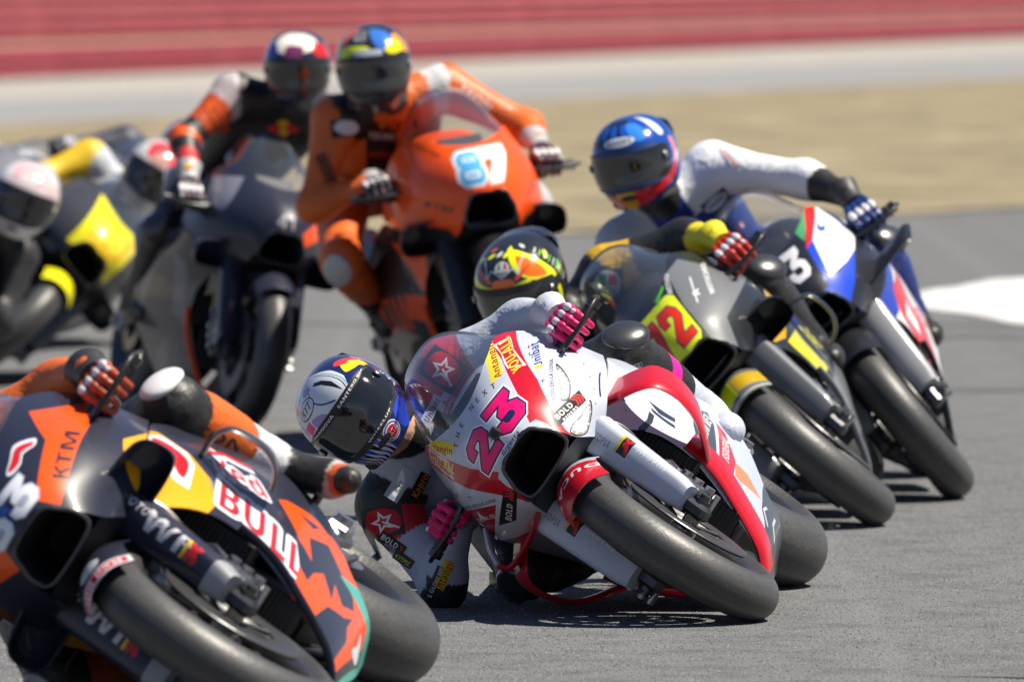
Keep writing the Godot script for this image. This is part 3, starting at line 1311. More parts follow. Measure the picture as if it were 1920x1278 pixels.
func helmet(parent: Node3D, at: Vector3, basis_: Basis, shell: Material, strip: Material, visor_tint: Color, low: Material = null) -> Node3D:
	helmet_meshes()
	var h := Node3D.new()
	h.name = "helmet"
	h.transform = Transform3D(basis_, at)
	parent.add_child(h, true)
	part("shell", MC["helm_shell"], shell, h)
	part("visor_rim", MC["helm_rim"], mat("trim_black", lin(0.015, 0.015, 0.016), 0.4), h)
	part("visor", MC["helm_visor"], mat("visor_" + visor_tint.to_html(false), visor_tint, 0.06, 0.0, 1.0), h)
	part("visor_strip", MC["helm_strip"], strip, h)
	for s in ["-1", "1"]:
		part("visor_pivot", MC["helm_pivot" + s], mat("steel", lin(0.45, 0.45, 0.46), 0.3, 1.0), h)
	part("spoiler", MC["helm_spoiler"], shell, h)
	for s in ["0"]:
		part("vent", MC["helm_vent" + s], mat("trim_black", lin(0.015, 0.015, 0.016), 0.4), h)
	part("visor_lower_strip", MC["helm_low"], low if low else strip, h)
	part("lining", MC["helm_lining"], mat("cloth_black", lin(0.02, 0.02, 0.021), 0.9), h)
	return h

# ---------------------------------------------------------------- gloved hand closed round a grip: grip along x, fingers to +z, inner (thumb) side at -x
func hand_mesh(side: int, cell: float) -> Mesh:
	var key := "hand%d_%d" % [side, int(cell * 1e4)]
	if MC.has(key):
		return MC[key]
	var f := Flesh.new()
	f.k = 0.006
	var s := float(side)
	var col := [[1.0, Color(1, 1, 1)]]
	for i in 4:
		var x: float = [-0.036, -0.012, 0.012, 0.034][i]
		var ln: float = [0.96, 1.06, 1.0, 0.84][i]
		var k0 := Vector3(x * s, 0.034, -0.022)
		var k1 := Vector3(x * s, 0.038 * ln, 0.022 * ln + 0.004)
		var k2 := Vector3(x * s, 0.004, 0.036 * ln)
		var k3 := Vector3(x * s, -0.024, 0.020 * ln)
		f.bone(Vector3(x * 0.8 * s, 0.030, -0.075), k0, 0.013, 0.0135, col)
		f.bone(k0, k1, 0.0112, 0.0102, col)
		f.bone(k1, k2, 0.0102, 0.0095, col)
		f.bone(k2, k3, 0.0095, 0.0085, col)
	# palm, heel and thumb
	f.bone(Vector3(-0.024 * s, 0.018, -0.065), Vector3(-0.028 * s, 0.015, -0.025), 0.019, 0.015, col)
	f.bone(Vector3(0.022 * s, 0.018, -0.07), Vector3(0.026 * s, 0.014, -0.028), 0.018, 0.014, col)
	f.bone(Vector3(-0.03 * s, 0.01, -0.065), Vector3(-0.052 * s, -0.006, -0.030), 0.016, 0.0135, col)
	f.bone(Vector3(-0.052 * s, -0.006, -0.030), Vector3(-0.046 * s, -0.026, 0.0), 0.0125, 0.0115, col)
	f.bone(Vector3(-0.046 * s, -0.026, 0.0), Vector3(-0.026 * s, -0.031, 0.014), 0.0115, 0.0095, col)
	MC[key] = f.mesh(cell)
	return MC[key]

func cuff_mesh() -> Mesh:
	return made("cuff", func(g):
		g.tube(pts([0, .022, -.078, 0, .022, -.10, 0, .024, -.13, 0, .026, -.165, 0, .026, -.168]), [0.036, 0.034, 0.040, 0.048, 0.044], 18, true, Vector2(1.08, 0.92)))

func knuckle_mesh(side: int) -> Mesh:
	return made("knuckle%d" % side, func(g):
		for i in 4:
			var x: float = [-0.036, -0.012, 0.012, 0.034][i]
			g.ball(Vector3(x * side, 0.0455, -0.018), Vector3(0.0112, 0.0055, 0.020), Basis(Vector3.RIGHT, 0.12), 12, 7)
			g.ball(Vector3(x * side, 0.0415, 0.0255), Vector3(0.0070, 0.0045, 0.0085), Basis(Vector3.RIGHT, 0.9), 10, 7))

func glove(parent: Node3D, side: int, elbow: Vector3, main: Material, cuff: Material, hard: Material, cell: float):
	var s := float(side)
	var bar := (Vector3(s * .36, .812, -.268) - Vector3(s * .225, .824, -.251)).normalized()
	var at := Vector3(s * .292, .818, -.2595)
	var back := (elbow - at)
	back = (back - bar * back.dot(bar)).normalized()
	var zz := -back
	var xx := bar * s
	var yy := zz.cross(xx).normalized()
	if yy.y < 0:
		yy = -yy
	# tip the hand up a little, as the wrist is above the bar
	var bs := Basis(xx, yy, xx.cross(yy)).orthonormalized()
	if bs.z.dot(zz) < 0:
		bs = Basis(xx, yy, -xx.cross(yy))
	var h := Node3D.new()
	h.name = "glove"
	h.transform = Transform3D(bs, at)
	parent.add_child(h, true)
	part("hand", hand_mesh(side, cell), main, h)
	part("cuff", cuff_mesh(), cuff, h)
	part("knuckle_guard", knuckle_mesh(side), hard, h)

func wrist_of(side: int, elbow: Vector3) -> Vector3:
	var s := float(side)
	var bar := (Vector3(s * .36, .812, -.268) - Vector3(s * .225, .824, -.251)).normalized()
	var at := Vector3(s * .292, .818, -.2595)
	var back := elbow - at
	back = (back - bar * back.dot(bar)).normalized()
	var up := back.cross(bar)
	if up.y < 0:
		up = -up
	return at + back * 0.13 + up.normalized() * 0.024

func leather(key: String) -> StandardMaterial3D:
	# race leathers: the colour comes with the vertices
	if MT.has(key):
		return MT[key]
	var m := mat(key, Color.WHITE, 0.48)
	m.vertex_color_use_as_albedo = true
	m.uv1_triplanar = true
	m.uv1_scale = Vector3(3.2, 5.5, 3.2)
	m.normal_enabled = true
	m.normal_texture = noise_tex("leather_folds", 0.010, 512, 3, true, 14.0, null, 5, true)
	m.normal_scale = 0.36
	return m

func tinted(key: String, c: Color, rough := 0.45) -> StandardMaterial3D:
	if MT.has(key):
		return MT[key]
	var m := mat(key, c, rough)
	m.uv1_triplanar = true
	m.uv1_scale = Vector3(9, 9, 9)
	m.normal_enabled = true
	m.normal_texture = noise_tex("leather_folds", 0.010, 512, 3, true, 14.0, null, 5, true)
	m.normal_scale = 0.3
	return m

func world_head(R: Basis, roll: float, yaw: float, pitch: float) -> Basis:
	# how the head sits in the world, brought into the bike's axes
	return R.inverse() * (Basis(Vector3.BACK, deg_to_rad(roll)) * Basis(Vector3.UP, deg_to_rad(yaw)) * Basis(Vector3.RIGHT, deg_to_rad(pitch)))

func build_rider(b: Node3D, r: Dictionary) -> Node3D:
	var root := Node3D.new()
	root.name = "person"
	add_child(root, true)
	var T := b.transform
	var hip: Vector3 = r.hip
	root.transform = T * Transform3D(Basis(), hip)
	var TB := T.basis.orthonormalized()
	root.set_meta("label", r.label)
	root.set_meta("category", "person")
	root.set_meta("group", "riders hanging off their motorcycles")
	var holder := root
	var off := -hip
	var f := Flesh.new()
	f.k = 0.035
	var C: Dictionary = r.col
	var shL: Vector3 = r.shL
	var shR: Vector3 = r.shR
	var mid := (shL + shR) * 0.5
	var ax := (shL - shR).normalized()
	var hax: Vector3 = r.get("hipax", Vector3(1, 0, 0)).normalized()
	var down := (hip - mid).normalized()
	var backn := ax.cross(down).normalized()      # out of the rider's back
	if backn.y < 0 and backn.z > 0:
		backn = -backn
	if r.get("flip_back", false):
		backn = -backn
	var chest := mid + down * 0.13
	for s in [-1.0, 1.0]:
		f.bone(chest + ax * 0.075 * s, hip + hax * 0.055 * s - down * 0.10, 0.125, 0.105, C.torso)
	f.bone(hip + hax * 0.085, hip - hax * 0.085, 0.115, 0.115, C.seat)
	f.bone(shL - ax * 0.03, shR + ax * 0.03, 0.078, 0.078, C.shoulder)
	f.bone(chest + backn * 0.07 + down * 0.05, mid + backn * 0.085 - down * 0.02, 0.07, 0.055, C.hump)
	var head: Vector3 = r.head
	var hb := world_head(TB, r.roll, r.yaw, r.pitch)
	f.bone(mid - down * 0.02, head + hb * Vector3(0, -0.06, -0.03), 0.066, 0.060, C.neck)
	var wl := wrist_of(1, r.elL)
	var wr := wrist_of(-1, r.elR)
	f.bone(shL, r.elL, 0.070, 0.055, C.armL)
	f.bone(r.elL, wl, 0.056, 0.038, C.foreL)
	f.bone(shR, r.elR, 0.070, 0.050, C.armR)
	f.bone(r.elR, wr, 0.051, 0.037, C.foreR)
	f.bone(shL + (shL - mid).normalized() * 0.012, shL.lerp(r.elL, 0.28), 0.074, 0.058, null)
	f.bone(shR + (shR - mid).normalized() * 0.012, shR.lerp(r.elR, 0.28), 0.074, 0.056, null)
	for e in [[r.elL, wl, shL, C.foreL], [r.elR, wr, shR, C.foreR]]:
		var out_: Vector3 = (e[0] - (e[1] + e[2]) * 0.5).normalized()
		f.bone(e[0] + out_ * 0.012, e[0].lerp(e[1], 0.22) + out_ * 0.012, 0.048, 0.046, null)
	for e in [[r.knL, r.anL, C.shinL], [r.knR, r.anR, C.shinR]]:
		f.bone(e[0].lerp(e[1], 0.22) + Vector3(0, -0.012, -0.014), e[0].lerp(e[1], 0.5) + Vector3(0, -0.010, -0.012), 0.062, 0.056, null)
	var hl := hip + hax * 0.10
	var hr := hip - hax * 0.10
	f.bone(hl, r.knL, 0.105, 0.068, C.thighL)
	f.bone(hr, r.knR, 0.105, 0.068, C.thighR)
	f.bone(r.knL, r.anL, 0.066, 0.046, C.shinL)
	f.bone(r.knR, r.anR, 0.066, 0.046, C.shinR)
	var cell: float = r.get("cell", 0.014)
	var suit := part("race_suit", f.mesh(cell), leather("leather"), holder)
	suit.position = off
	var hnode := helmet(holder, head + off, hb, r.helmet, r.strip, r.get("visor", lin(0.012, 0.013, 0.013)), r.get("low", null))
	for s in [1, -1]:
		var gl := Node3D.new()
		glove(holder, s, r.elL if s > 0 else r.elR, r.glove, r.cuff, r.knuckle, r.get("hand_cell", 0.006))
		gl.free()
		var g: Node3D = holder.get_child(holder.get_child_count() - 1)
		g.position += off
		var kn: Vector3 = r.knL if s > 0 else r.knR
		var an: Vector3 = r.anL if s > 0 else r.anR
		var toe: Vector3 = (r.get("toeL", Vector3(0.08, -0.02, 1)) if s > 0 else r.get("toeR", Vector3(-0.08, -0.02, 1))).normalized()
		var shin := (kn - an).normalized()
		var bt := Flesh.new()
		bt.k = 0.02
		var bc = r.boot
		var sole := toe.cross(Vector3.RIGHT).normalized()
		if sole.y > 0:
			sole = -sole
		var heel := an + sole * 0.065 - toe * 0.035
		var ball_ := an + sole * 0.068 + toe * 0.125
		var tip := ball_ + toe * 0.065
		bt.bone(an + shin * 0.19, an + shin * 0.03, 0.062, 0.052, bc[0])
		bt.bone(an + shin * 0.05, heel, 0.050, 0.036, bc[1])
		bt.bone(heel, ball_, 0.034, 0.038, bc[2])
		bt.bone(an, ball_ + sole * -0.01, 0.048, 0.036, bc[1])
		bt.bone(ball_, tip, 0.040, 0.030, bc[3])
		var bo := part("boot", bt.mesh(minf(cell, 0.012)), leather("leather"), holder)
		bo.position = off
		if r.get("slider", null) != null:
			var outw := (kn - (hl if s > 0 else hr)).normalized()
			var kout: Vector3 = (Vector3(s * 0.9, 0.1, 0.5) + shin * 0.2).normalized()
			if r.has("kout%d" % s):
				kout = r["kout%d" % s].normalized()
			var sl := part("knee_slider", made("slider", func(gg):
				gg.ball(Vector3.ZERO, Vector3(0.050, 0.066, 0.022), Basis(), 20, 13)), r.slider, holder)
			var zz := kout
			var xx := shin.cross(zz).normalized()
			sl.transform = Transform3D(Basis(xx, zz.cross(xx), zz), kn + kout * 0.058 + off)
	for p in r.get("patches", []):
		# [name, centre, normal, up, width, height, material]
		var o := part(p[0], f.patch(p[1], p[2], p[3], p[4], p[5]), p[6], holder)
		o.position = off
	return root

# ---------------------------------------------------------------- the place
func strip(called: String, poly: Array, y: float, m: Material, uvk := 1.0) -> MeshInstance3D:
	# flat piece of ground from [x, z, x, z ...]
	var g := Geo.new()
	var p := PackedVector2Array()
	for i in range(0, poly.size(), 2):
		p.append(Vector2(poly[i], poly[i + 1]))
	var t := Geometry2D.triangulate_polygon(p)
	for q in p:
		g.v.append(Vector3(q.x, y, q.y)); g.n.append(Vector3.ZERO); g.uv.append(q * uvk)
	for i in range(0, t.size(), 3):
		var a := t[i]; var b := t[i + 1]; var c := t[i + 2]
		if (p[b] - p[a]).cross(p[c] - p[a]) < 0:
			g.tri(a, c, b)
		else:
			g.tri(a, b, c)
	var o := part(called, g.mesh(), m, self)
	o.set_meta("kind", "structure")
	return o

func ground_mat(key: String, c0: Color, c1: Color, scale_: float, rough: float, grain_n: float, freq := 0.25, oct := 4) -> StandardMaterial3D:
	var m := mat(key, Color.WHITE, rough)
	m.albedo_texture = noise_tex(key + "_c", freq, 1024, oct, false, 0, ramp([[0.0, c0], [0.38, c0.lerp(c1, 0.35)], [0.62, c0.lerp(c1, 0.65)], [1.0, c1]]), key.hash() % 97)
	m.uv1_triplanar = true
	m.uv1_world_triplanar = true
	m.uv1_scale = Vector3.ONE * scale_
	if grain_n > 0.0:
		m.normal_enabled = true
		m.normal_texture = noise_tex(key + "_n", freq * 1.3, 1024, 3, true, 8.0, null, 7)
		m.normal_scale = grain_n
	return m

func build_setting():
	var asphalt := ground_mat("asphalt", lin(0.075, 0.078, 0.084), lin(0.32, 0.325, 0.335), 0.62, 0.85, 0.8, 0.30, 4)
	asphalt.detail_enabled = true
	asphalt.detail_albedo = noise_tex("asphalt_wear", 0.006, 1024, 5, false, 0, ramp([[0.0, Color(0.80, 0.80, 0.80)], [0.5, Color(0.95, 0.95, 0.95)], [1.0, Color(1, 1, 1)]]), 31)
	asphalt.detail_blend_mode = BaseMaterial3D.BLEND_MODE_MUL
	var ground := strip("ground", [-400, -900, 400, -900, 400, 60, -400, 60], -0.02, ground_mat("earth", lin(0.16, 0.14, 0.09), lin(0.26, 0.23, 0.15), 0.3, 0.95, 0.0))
	# the edges run straight and away to the right: [x, z] at two points of each
	var edge := [[-2.75, -29.1, 3.34, -41.9], [-4.96, -74.75, 6.81, -112.4], [-5.77, -91.2, 8.4, -144.6], [-6.75, -111.2, 10.1, -179.4]]
	var at := func(k: int, x: float) -> float:
		var e: Array = edge[k]
		return e[1] + (x - e[0]) * (e[3] - e[1]) / (e[2] - e[0])
	strip("track", [-60, 45, -25, at.call(0, -25.0) - 0.5, 40, at.call(0, 40.0) - 0.5, 60, 45], 0.0, asphalt)
	var names := ["grass_verge", "service_road", "gravel_trap"]
	var mats := [ground_mat("dry_grass", lin(0.11, 0.092, 0.052), lin(0.34, 0.28, 0.175), 0.05, 0.95, 0.8, 0.012, 6), ground_mat("pale_asphalt", lin(0.19, 0.19, 0.195), lin(0.27, 0.27, 0.275), 0.2, 0.9, 0.3), ground_mat("gravel", lin(0.24, 0.225, 0.20), lin(0.50, 0.48, 0.44), 0.12, 0.95, 1.0, 0.06, 4)]
	for k in 3:
		strip(names[k], [-25, at.call(k, -25.0), -25, at.call(k + 1, -25.0) - 0.3, 40, at.call(k + 1, 40.0) - 0.3, 40, at.call(k, 40.0)], 0.004 * (3 - k), mats[k])
	strip("white_track_paint", [1.80, -23.4, 1.98, -22.3, 2.12, -21.9, 2.25, -20.6, 2.6, -20.0, 3.2, -19.2, 8, -15, 8, -31, 3.0, -27.6, 2.45, -26.8, 2.2, -25.6, 2.02, -25.0, 1.92, -24.1], 0.004, ground_mat("white_paint", lin(0.34, 0.34, 0.34), lin(0.92, 0.92, 0.92), 0.5, 0.7, 0.3, 0.012, 5))
	# red cushions stacked along the far edge
	var bar := Node3D.new()
	bar.name = "safety_barrier"
	add_child(bar, true)
	bar.set_meta("label", "long red padded safety barrier beyond the gravel along the picture's top")
	bar.set_meta("category", "barrier")
	var d := Vector3(16.85, 0, -68.2).normalized()
	var o := Vector3(-6.75, 0, -111.2)
	bar.position = o
	var side := Vector3(d.z, 0, -d.x)     # towards the camera
	if side.z < 0:
		side = -side
	var red := ground_mat("barrier_red", lin(0.22, 0.018, 0.035), lin(0.36, 0.045, 0.075), 0.12, 0.55, 0.6, 0.02, 4)
	var pink := ground_mat("barrier_faded", lin(0.24, 0.03, 0.045), lin(0.40, 0.09, 0.105), 0.12, 0.6, 0.6, 0.02, 4)  # pinker, paler red for the upper tiers; faded only names the tone
	var tiers := [[0.0, 0.20, 0.0], [0.21, 0.20, 0.02], [0.47, 0.19, 0.18], [0.665, 0.19, 0.20], [0.86, 0.19, 0.24], [1.055, 0.19, 0.28], [1.25, 0.19, 0.32]]
	for k in tiers.size():
		for seg in 14:
			var len_ := 9.0
			var p0 := d * (-24.0 + seg * len_)
			var rows := []
			for i in 9:
				var u := i / 8.0
				var row := []
				for q in 11:
					var a := PI * q / 10.0
					var e := pow(sin(a), 0.5)
					var endr := 1.0 - 0.2 * pow(absf(u - 0.5) * 2.0, 14.0)
					row.append(p0 + d * (len_ * u) + side * (-tiers[k][2] - 0.45 + 0.45 * e * endr) + Vector3(0, tiers[k][0] + tiers[k][1] * 0.5 - cos(a) * tiers[k][1] * 0.5, 0))
				rows.append(row)
			var g := Geo.new()
			g.grid(rows)
			part("cushion", g.mesh(), red if k < 2 else pink, bar)
	# rubber laid down by braking and cornering tyres
	var laid := ground_mat("rubbered_asphalt", lin(0.055, 0.056, 0.058), lin(0.22, 0.22, 0.222), 0.62, 0.8, 0.6, 0.30, 4)
	var r := RandomNumberGenerator.new()
	r.seed = 77
	for q in [[-1.6, -8.4, 0.10, 2.2], [0.4, -20.5, 0.3, 6.0], [2.6, -13.5, 0.25, 5.0], [3.4, -19.0, 0.4, 6.0], [-1.2, -4.4, 0.08, 1.6], [1.6, 2.4, 0.05, 1.4]]:
		var top := []
		var bot := []
		for i in 13:
			var u := i / 12.0
			var wid: float = q[2] * sin(PI * clampf(u, 0.02, 0.98)) * r.randf_range(0.6, 1.0)
			top.append([q[0] + (u - 0.5) * q[3], q[1] + (u - 0.5) * 0.5 - wid])
			bot.append([q[0] + (u - 0.5) * q[3], q[1] + (u - 0.5) * 0.5 + wid])
		var poly := []
		for p in top:
			poly.append_array(p)
		bot.reverse()
		for p in bot:
			poly.append_array(p)
		strip("tyre_mark_on_track", poly, 0.004, laid)
	# loose and standing stones of the surface, nearest part of the track
	var g2 := Geo.new()
	g2.ball(Vector3.ZERO, Vector3(1, 0.7, 1), Basis(), 5, 3)
	var stone := mat("aggregate", Color.WHITE, 0.8)
	stone.vertex_color_use_as_albedo = true
	var mesh_ := g2.mesh()
	mesh_.surface_set_material(0, stone)
	var mm := MultiMesh.new()
	mm.transform_format = MultiMesh.TRANSFORM_3D
	mm.use_colors = true
	mm.mesh = mesh_
	var count := 150000
	mm.instance_count = count
	r.seed = 41
	for i in count:
		var z := 7.5 - pow(r.randf(), 1.25) * 17.0
		var wide := (26.0 - z) * 0.052
		var k := r.randf_range(0.0012, 0.0034)
		mm.set_instance_transform(i, Transform3D(Basis(Vector3.UP, r.randf() * TAU).scaled(Vector3(k, k * r.randf_range(0.5, 1.0), k)), Vector3(r.randf_range(-wide, wide), 0.0, z)))
		var v := 0.05 + 0.40 * pow(r.randf(), 1.6)
		mm.set_instance_color(i, Color(v, v, v * 1.02))
	var mi := MultiMeshInstance3D.new()
	mi.name = "asphalt_aggregate"
	mi.multimesh = mm
	mi.material_override = stone
	mi.set_meta("kind", "stuff")
	mi.set_meta("label", "grey stone grains standing out of the asphalt")
	mi.set_meta("category", "gravel")
	add_child(mi, true)

# ---------------------------------------------------------------- liveries
const TWO := [0, .62, 0, .80, .2, 1, .8, 1, 1, .82, 1, .60, .46, .22, 1, .22, .95, 0, 0, 0, 0, .22, .66, .66, .66, .76, .58, .8, .40, .8, .32, .74, .32, .62]
const THREE := [0, .78, 0, 1, 1, 1, 1, .80, .70, .60, .82, .60, 1, .46, 1, .18, .8, 0, .2, 0, 0, .16, 0, .36, .30, .36, .30, .26, .38, .20, .62, .20, .70, .26, .70, .36, .62, .42, .30, .42, .30, .58, .58, .78]
const SEVEN := [0, .76, 0, 1, 1, 1, 1, .80, .52, 0, .18, 0, .62, .76]
const EIGHT := [.2, 0, 0, .16, 0, .42, .1, .52, 0, .62, 0, .86, .2, 1, .8, 1, 1, .86, 1, .62, .9, .52, 1, .42, 1, .16, .8, 0]

func digit(p: Painter, shape: Array, q: Array, c: Color, rims: Array):
	# q: corners bottom left, top left, top right, bottom right; rims: [[width, colour], ...] from the outside in
	var bl := Vector2(q[0], q[1]); var tl := Vector2(q[2], q[3]); var tr := Vector2(q[4], q[5]); var br := Vector2(q[6], q[7])
	var r := PackedVector2Array()
	for i in range(0, shape.size(), 2):
		r.append(bl.lerp(br, shape[i]).lerp(tl.lerp(tr, shape[i]), shape[i + 1]))
	for m in rims:
		for o in Geometry2D.offset_polygon(r, m[0], Geometry2D.JOIN_MITER):
			p.fill([o], m[1])
	p.fill([r], c)

func mir(a: Array) -> Array:
	var o := []
	for i in range(0, a.size(), 2):
		o.append(-a[i]); o.append(a[i + 1])
	return o

func nose_paint(k: float, base: Color) -> Painter:
	return Painter.new(self, -0.28, 0.28, 0.58, 1.0, k, base)

func flank_paint(left: bool, k: float, base: Color) -> Painter:
	if left:
		return Painter.new(self, 0.10, 1.0, 0.05, 0.80, k, base)
	return Painter.new(self, -1.0, -0.10, 0.05, 0.80, k, base)

func helm_paint(base: Color) -> Painter:
	return Painter.new(self, -PI, PI, -0.95, PI / 2, 160.0, base)

func head_lamp(p: Painter, shape: Array, r: RandomNumberGenerator):
	# printed lamp: grey rim, white lens with grey facets
	p.blob(shape, lin(.03, .03, .03))
	var c := Vector2.ZERO
	var n := shape.size() / 2
	for i in n:
		c += Vector2(shape[i * 2], shape[i * 2 + 1]) / n
	var inner := []
	var core := []
	for i in n:
		var v := Vector2(shape[i * 2], shape[i * 2 + 1])
		var a := v.lerp(c, 0.10)
		var b := v.lerp(c, 0.30)
		inner.append(a.x); inner.append(a.y); core.append(b.x); core.append(b.y)
	p.blob(inner, lin(.30, .30, .29))
	for i in 90:
		var t := r.randf()
		var j := r.randi() % n
		var v := Vector2(shape[j * 2], shape[j * 2 + 1]).lerp(Vector2(shape[(j + 1) % n * 2], shape[(j + 1) % n * 2 + 1]), t).lerp(c, r.randf_range(0.12, 0.5))
		var g := r.randf_range(0.12, 0.75)
		p.disc(v.x, v.y, r.randf_range(.0008, .0026), r.randf_range(.0008, .003), lin(g, g, g * .95), r.randf() * 3.0)
	p.blob(core, lin(.80, .80, .80))

func livery_23() -> Dictionary:
	var W := lin(.50, .545, .65)
	var RED := lin(.50, .006, .018)
	var NAVY := lin(.012, .018, .09)
	var YEL := lin(.86, .66, .03)
	var INK := lin(.03, .035, .05)
	var r := RandomNumberGenerator.new()
	r.seed = 23
	var p := nose_paint(2400, W)
	var stripe := [.15, .985, .205, .965, .189, .923, .159, .807, .126, .737, .100, .675, .094, .64, .080, .66, .086, .69, .090, .72, .085, .748, .070, .754, .108, .823, .141, .915]
	p.poly(stripe, RED); p.poly(mir(stripe), RED)
	var yel := [.136, .985, .158, .985, .141, .93, .122, .888, .086, .893, .110, .94]
	p.poly(yel, YEL); p.poly(mir(yel), YEL)
	p.text("Antangin", .128, .932, .017, lin(.30, .02, .01), 64, 0.9)
	p.text("Antangin", -.128, .930, .017, lin(.30, .02, .01), -62, 0.9)
	# shop shield on the stripe
	for s in [1, -1]:
		var q := [.150, .962, .184, .945, .181, .932, .173, .908, .168, .852, .136, .886, .138, .90, .149, .93]
		if s > 0:
			p.poly(q, lin(.8, .8, .8))
			p.poly([.154, .956, .179, .942, .170, .907, .164, .862, .140, .888, .150, .925], RED)
			p.text("YOU-ALL", .159, .907, .024, YEL, 75, 0.72, 0.1, .0012, lin(.75, .02, .02))
		else:
			p.poly(mir(q), lin(.8, .8, .8))
			p.poly(mir([.154, .956, .179, .942, .170, .907, .164, .862, .140, .888, .150, .925]), RED)
			p.text("YOU-ALL", -.160, .907, .024, YEL, -68, 0.72, 0.1, .0012, lin(.75, .02, .02))
	p.text("Unibat", .195, .853, .017, lin(.01, .03, .16), 67, 0.85, 0.15)
	p.poly([.172, .826, .186, .816, .189, .824, .176, .834], YEL)
	p.text("Unibat", -.213, .856, .017, lin(.01, .03, .16), -70, 0.85, 0.15)
	p.poly(mir([.202, .886, .21, .893, .214, .882, .205, .878]), YEL)
	for q in [[.187, .862, lin(.0, .25, .05)], [.191, .870, lin(.7, .7, .7)], [.195, .878, lin(.6, .01, .02)]]:
		p.poly([q[0], q[1], q[0] + .004, q[1] + .008, q[0] + .002, q[1] + .010, q[0] - .002, q[1] + .002], q[2])
	p.text("BACIO DELLA LUNA", .173, .775, .0085, INK, 47, 1.0, 0.0, 0.0, INK, false, .104)
	p.text("BACIO DELLA LUNA", -.185, .768, .0085, INK, -40, 1.0, 0.0, 0.0, INK, false, .118)
	for c in [[.163, .793], [-.178, .795]]:
		p.star(c[0], c[1], .011, INK, 0.6, 4, 0.12)
	head_lamp(p, [.206, .796, .205, .770, .194, .741, .176, .722, .160, .714, .151, .721, .152, .731, .182, .760], r)
	head_lamp(p, [.182, .674, .165, .657, .126, .638, .108, .634, .099, .646, .098, .660, .106, .667, .118, .670, .142, .668, .162, .670], r)
	p.poly([.104, .724, .188, .709, .177, .681, .097, .692], lin(.018, .018, .02))
	p.text("BOLD", .133, .706, .014, lin(.8, .8, .8), -10, 0.92)
	p.text("RIDERS", .136, .6905, .0065, lin(.8, .8, .8), -7, 1.4)
	for i in 3:
		var x := .161 + i * .0065
		p.poly([x, .713 - i * .0012, x + .004, .712 - i * .0012, x + .0085, .698 - i * .001, x + .001, .686 - i * .001, x - .003, .687 - i * .001, x + .0045, .699 - i * .001], lin(.75, .04, .03))
	p.poly([-.105, .722, -.085, .69, -.164, .668, -.205, .70], lin(.018, .018, .02))
	p.text("BOLD", -.152, .690, .015, lin(.75, .75, .75), 14, 0.9)
	for i in 3:
		var x := -.118 + i * .008
		p.poly([x, .692 + i * .002, x + .005, .708 + i * .002, x - .002, .715 + i * .001, x + .002, .716 + i * .001, x + .0085, .708 + i * .002, x + .0045, .692 + i * .002], lin(.75, .04, .03))
	# red oil shield
	p.poly([-.232, .80, -.152, .725, -.20, .712, -.26, .70, -.262, .77], lin(.42, .012, .022))
	p.star(-.212, .750, .018, lin(.75, .75, .75), -0.6, 3, 0.3)
	p.text("FEDERAL OIL", -.208, .738, .010, lin(.75, .75, .75), -38, 0.8, 0.0, .0, lin(.42, .012, .022))
	# number
	var two := [-.090, .776, -.088, .852, -.008, .866, -.002, .780]
	var three := [.012, .782, .016, .868, .098, .862, .100, .778]
	for dgt in [[TWO, two], [THREE, three]]:
		digit(p, dgt[0], dgt[1], lin(.86, .004, .15), [[.008, lin(.80, .80, .82)], [.0042, NAVY]])
	var word := "THE NEXT"
	for i in word.length():
		if word[i] == " ":
			continue
		var t := float(i) / 7.0
		var x := lerpf(-.086, .086, t)
		p.text(word[i], x, .888 + .018 * (1.0 - pow(t * 2.0 - 1.0, 2.0)), .0135, INK, lerpf(22, -22, t), 1.15)
	p.text("Gigetta", .006, .7665, .0105, lin(.02, .03, .08), -2, 1.35, 0.35)
	p.poly([.236, .70, .24, .699, .20, .660, .196, .661], INK)
	for q in [[.222, .71], [.205, .683], [.18, .66], [.236, .745]]:
		p.disc(q[0], q[1], .002, .002, lin(.2, .2, .22))
	# left flank (to the picture's right), front at the left
	var l := flank_paint(true, 1300, W)
	l.poly([.395, .575, .477, .501, .452, .492, .40, .535], INK)
	l.poly([.376, .561, .428, .488, .410, .480, .368, .548], INK)
	l.poly([.351, .556, .361, .540, .32, .531, .24, .530, .232, .548, .306, .546], INK)
	l.poly([.257, .662, .264, .612, .222, .640], lin(.012, .014, .03))
	l.poly([.56, .458, .70, .495, .81, .463, .74, .425, .521, .362, .43, .405], lin(.055, .065, .085))
	l.text("MS GLOW MEN", .62, .432, .030, lin(.72, .72, .72), 8, 1.0, 0.1, 0.0, INK, false, .32)
	l.poly([.80, .43, .79, .395, .67, .325, .545, .302, .55, .36, .70, .40], lin(.50, .02, .04))
	l.text("FEDERAL", .67, .365, .026, lin(.75, .72, .72), 14, 1.2)
	l.poly([.57, .30, .66, .325, .735, .285, .735, .22, .66, .25, .575, .285], lin(.62, .22, .07))
	l.poly([.37, .05, .37, .10, .50, .15, .60, .18, .66, .205, .75, .22, .85, .24, 1.0, .26, 1.0, .05], lin(.030, .034, .036))
	l.line([.60, .165, .68, .20, .75, .20], .008, lin(.6, .6, .6))
	l.line([.62, .13, .70, .16, .80, .17], .007, lin(.6, .6, .6))
	for q in [[.24, .60], [.30, .645], [.45, .60], [.33, .50]]:
		l.disc(q[0], q[1], .003, .003, lin(.15, .15, .17))
	var g := flank_paint(false, 900, W)
	g.poly([-.36, .05, -.36, .12, -.46, .17, -.66, .22, -1.0, .26, -1.0, .05], RED)
	g.text("FEDERAL OIL", -.60, .45, .06, RED, -8)
	return {"nose": printed("nose_23", p.texture()), "side_l": printed("flank_23", l.texture()), "side_r": printed("flank_23r", g.texture())}

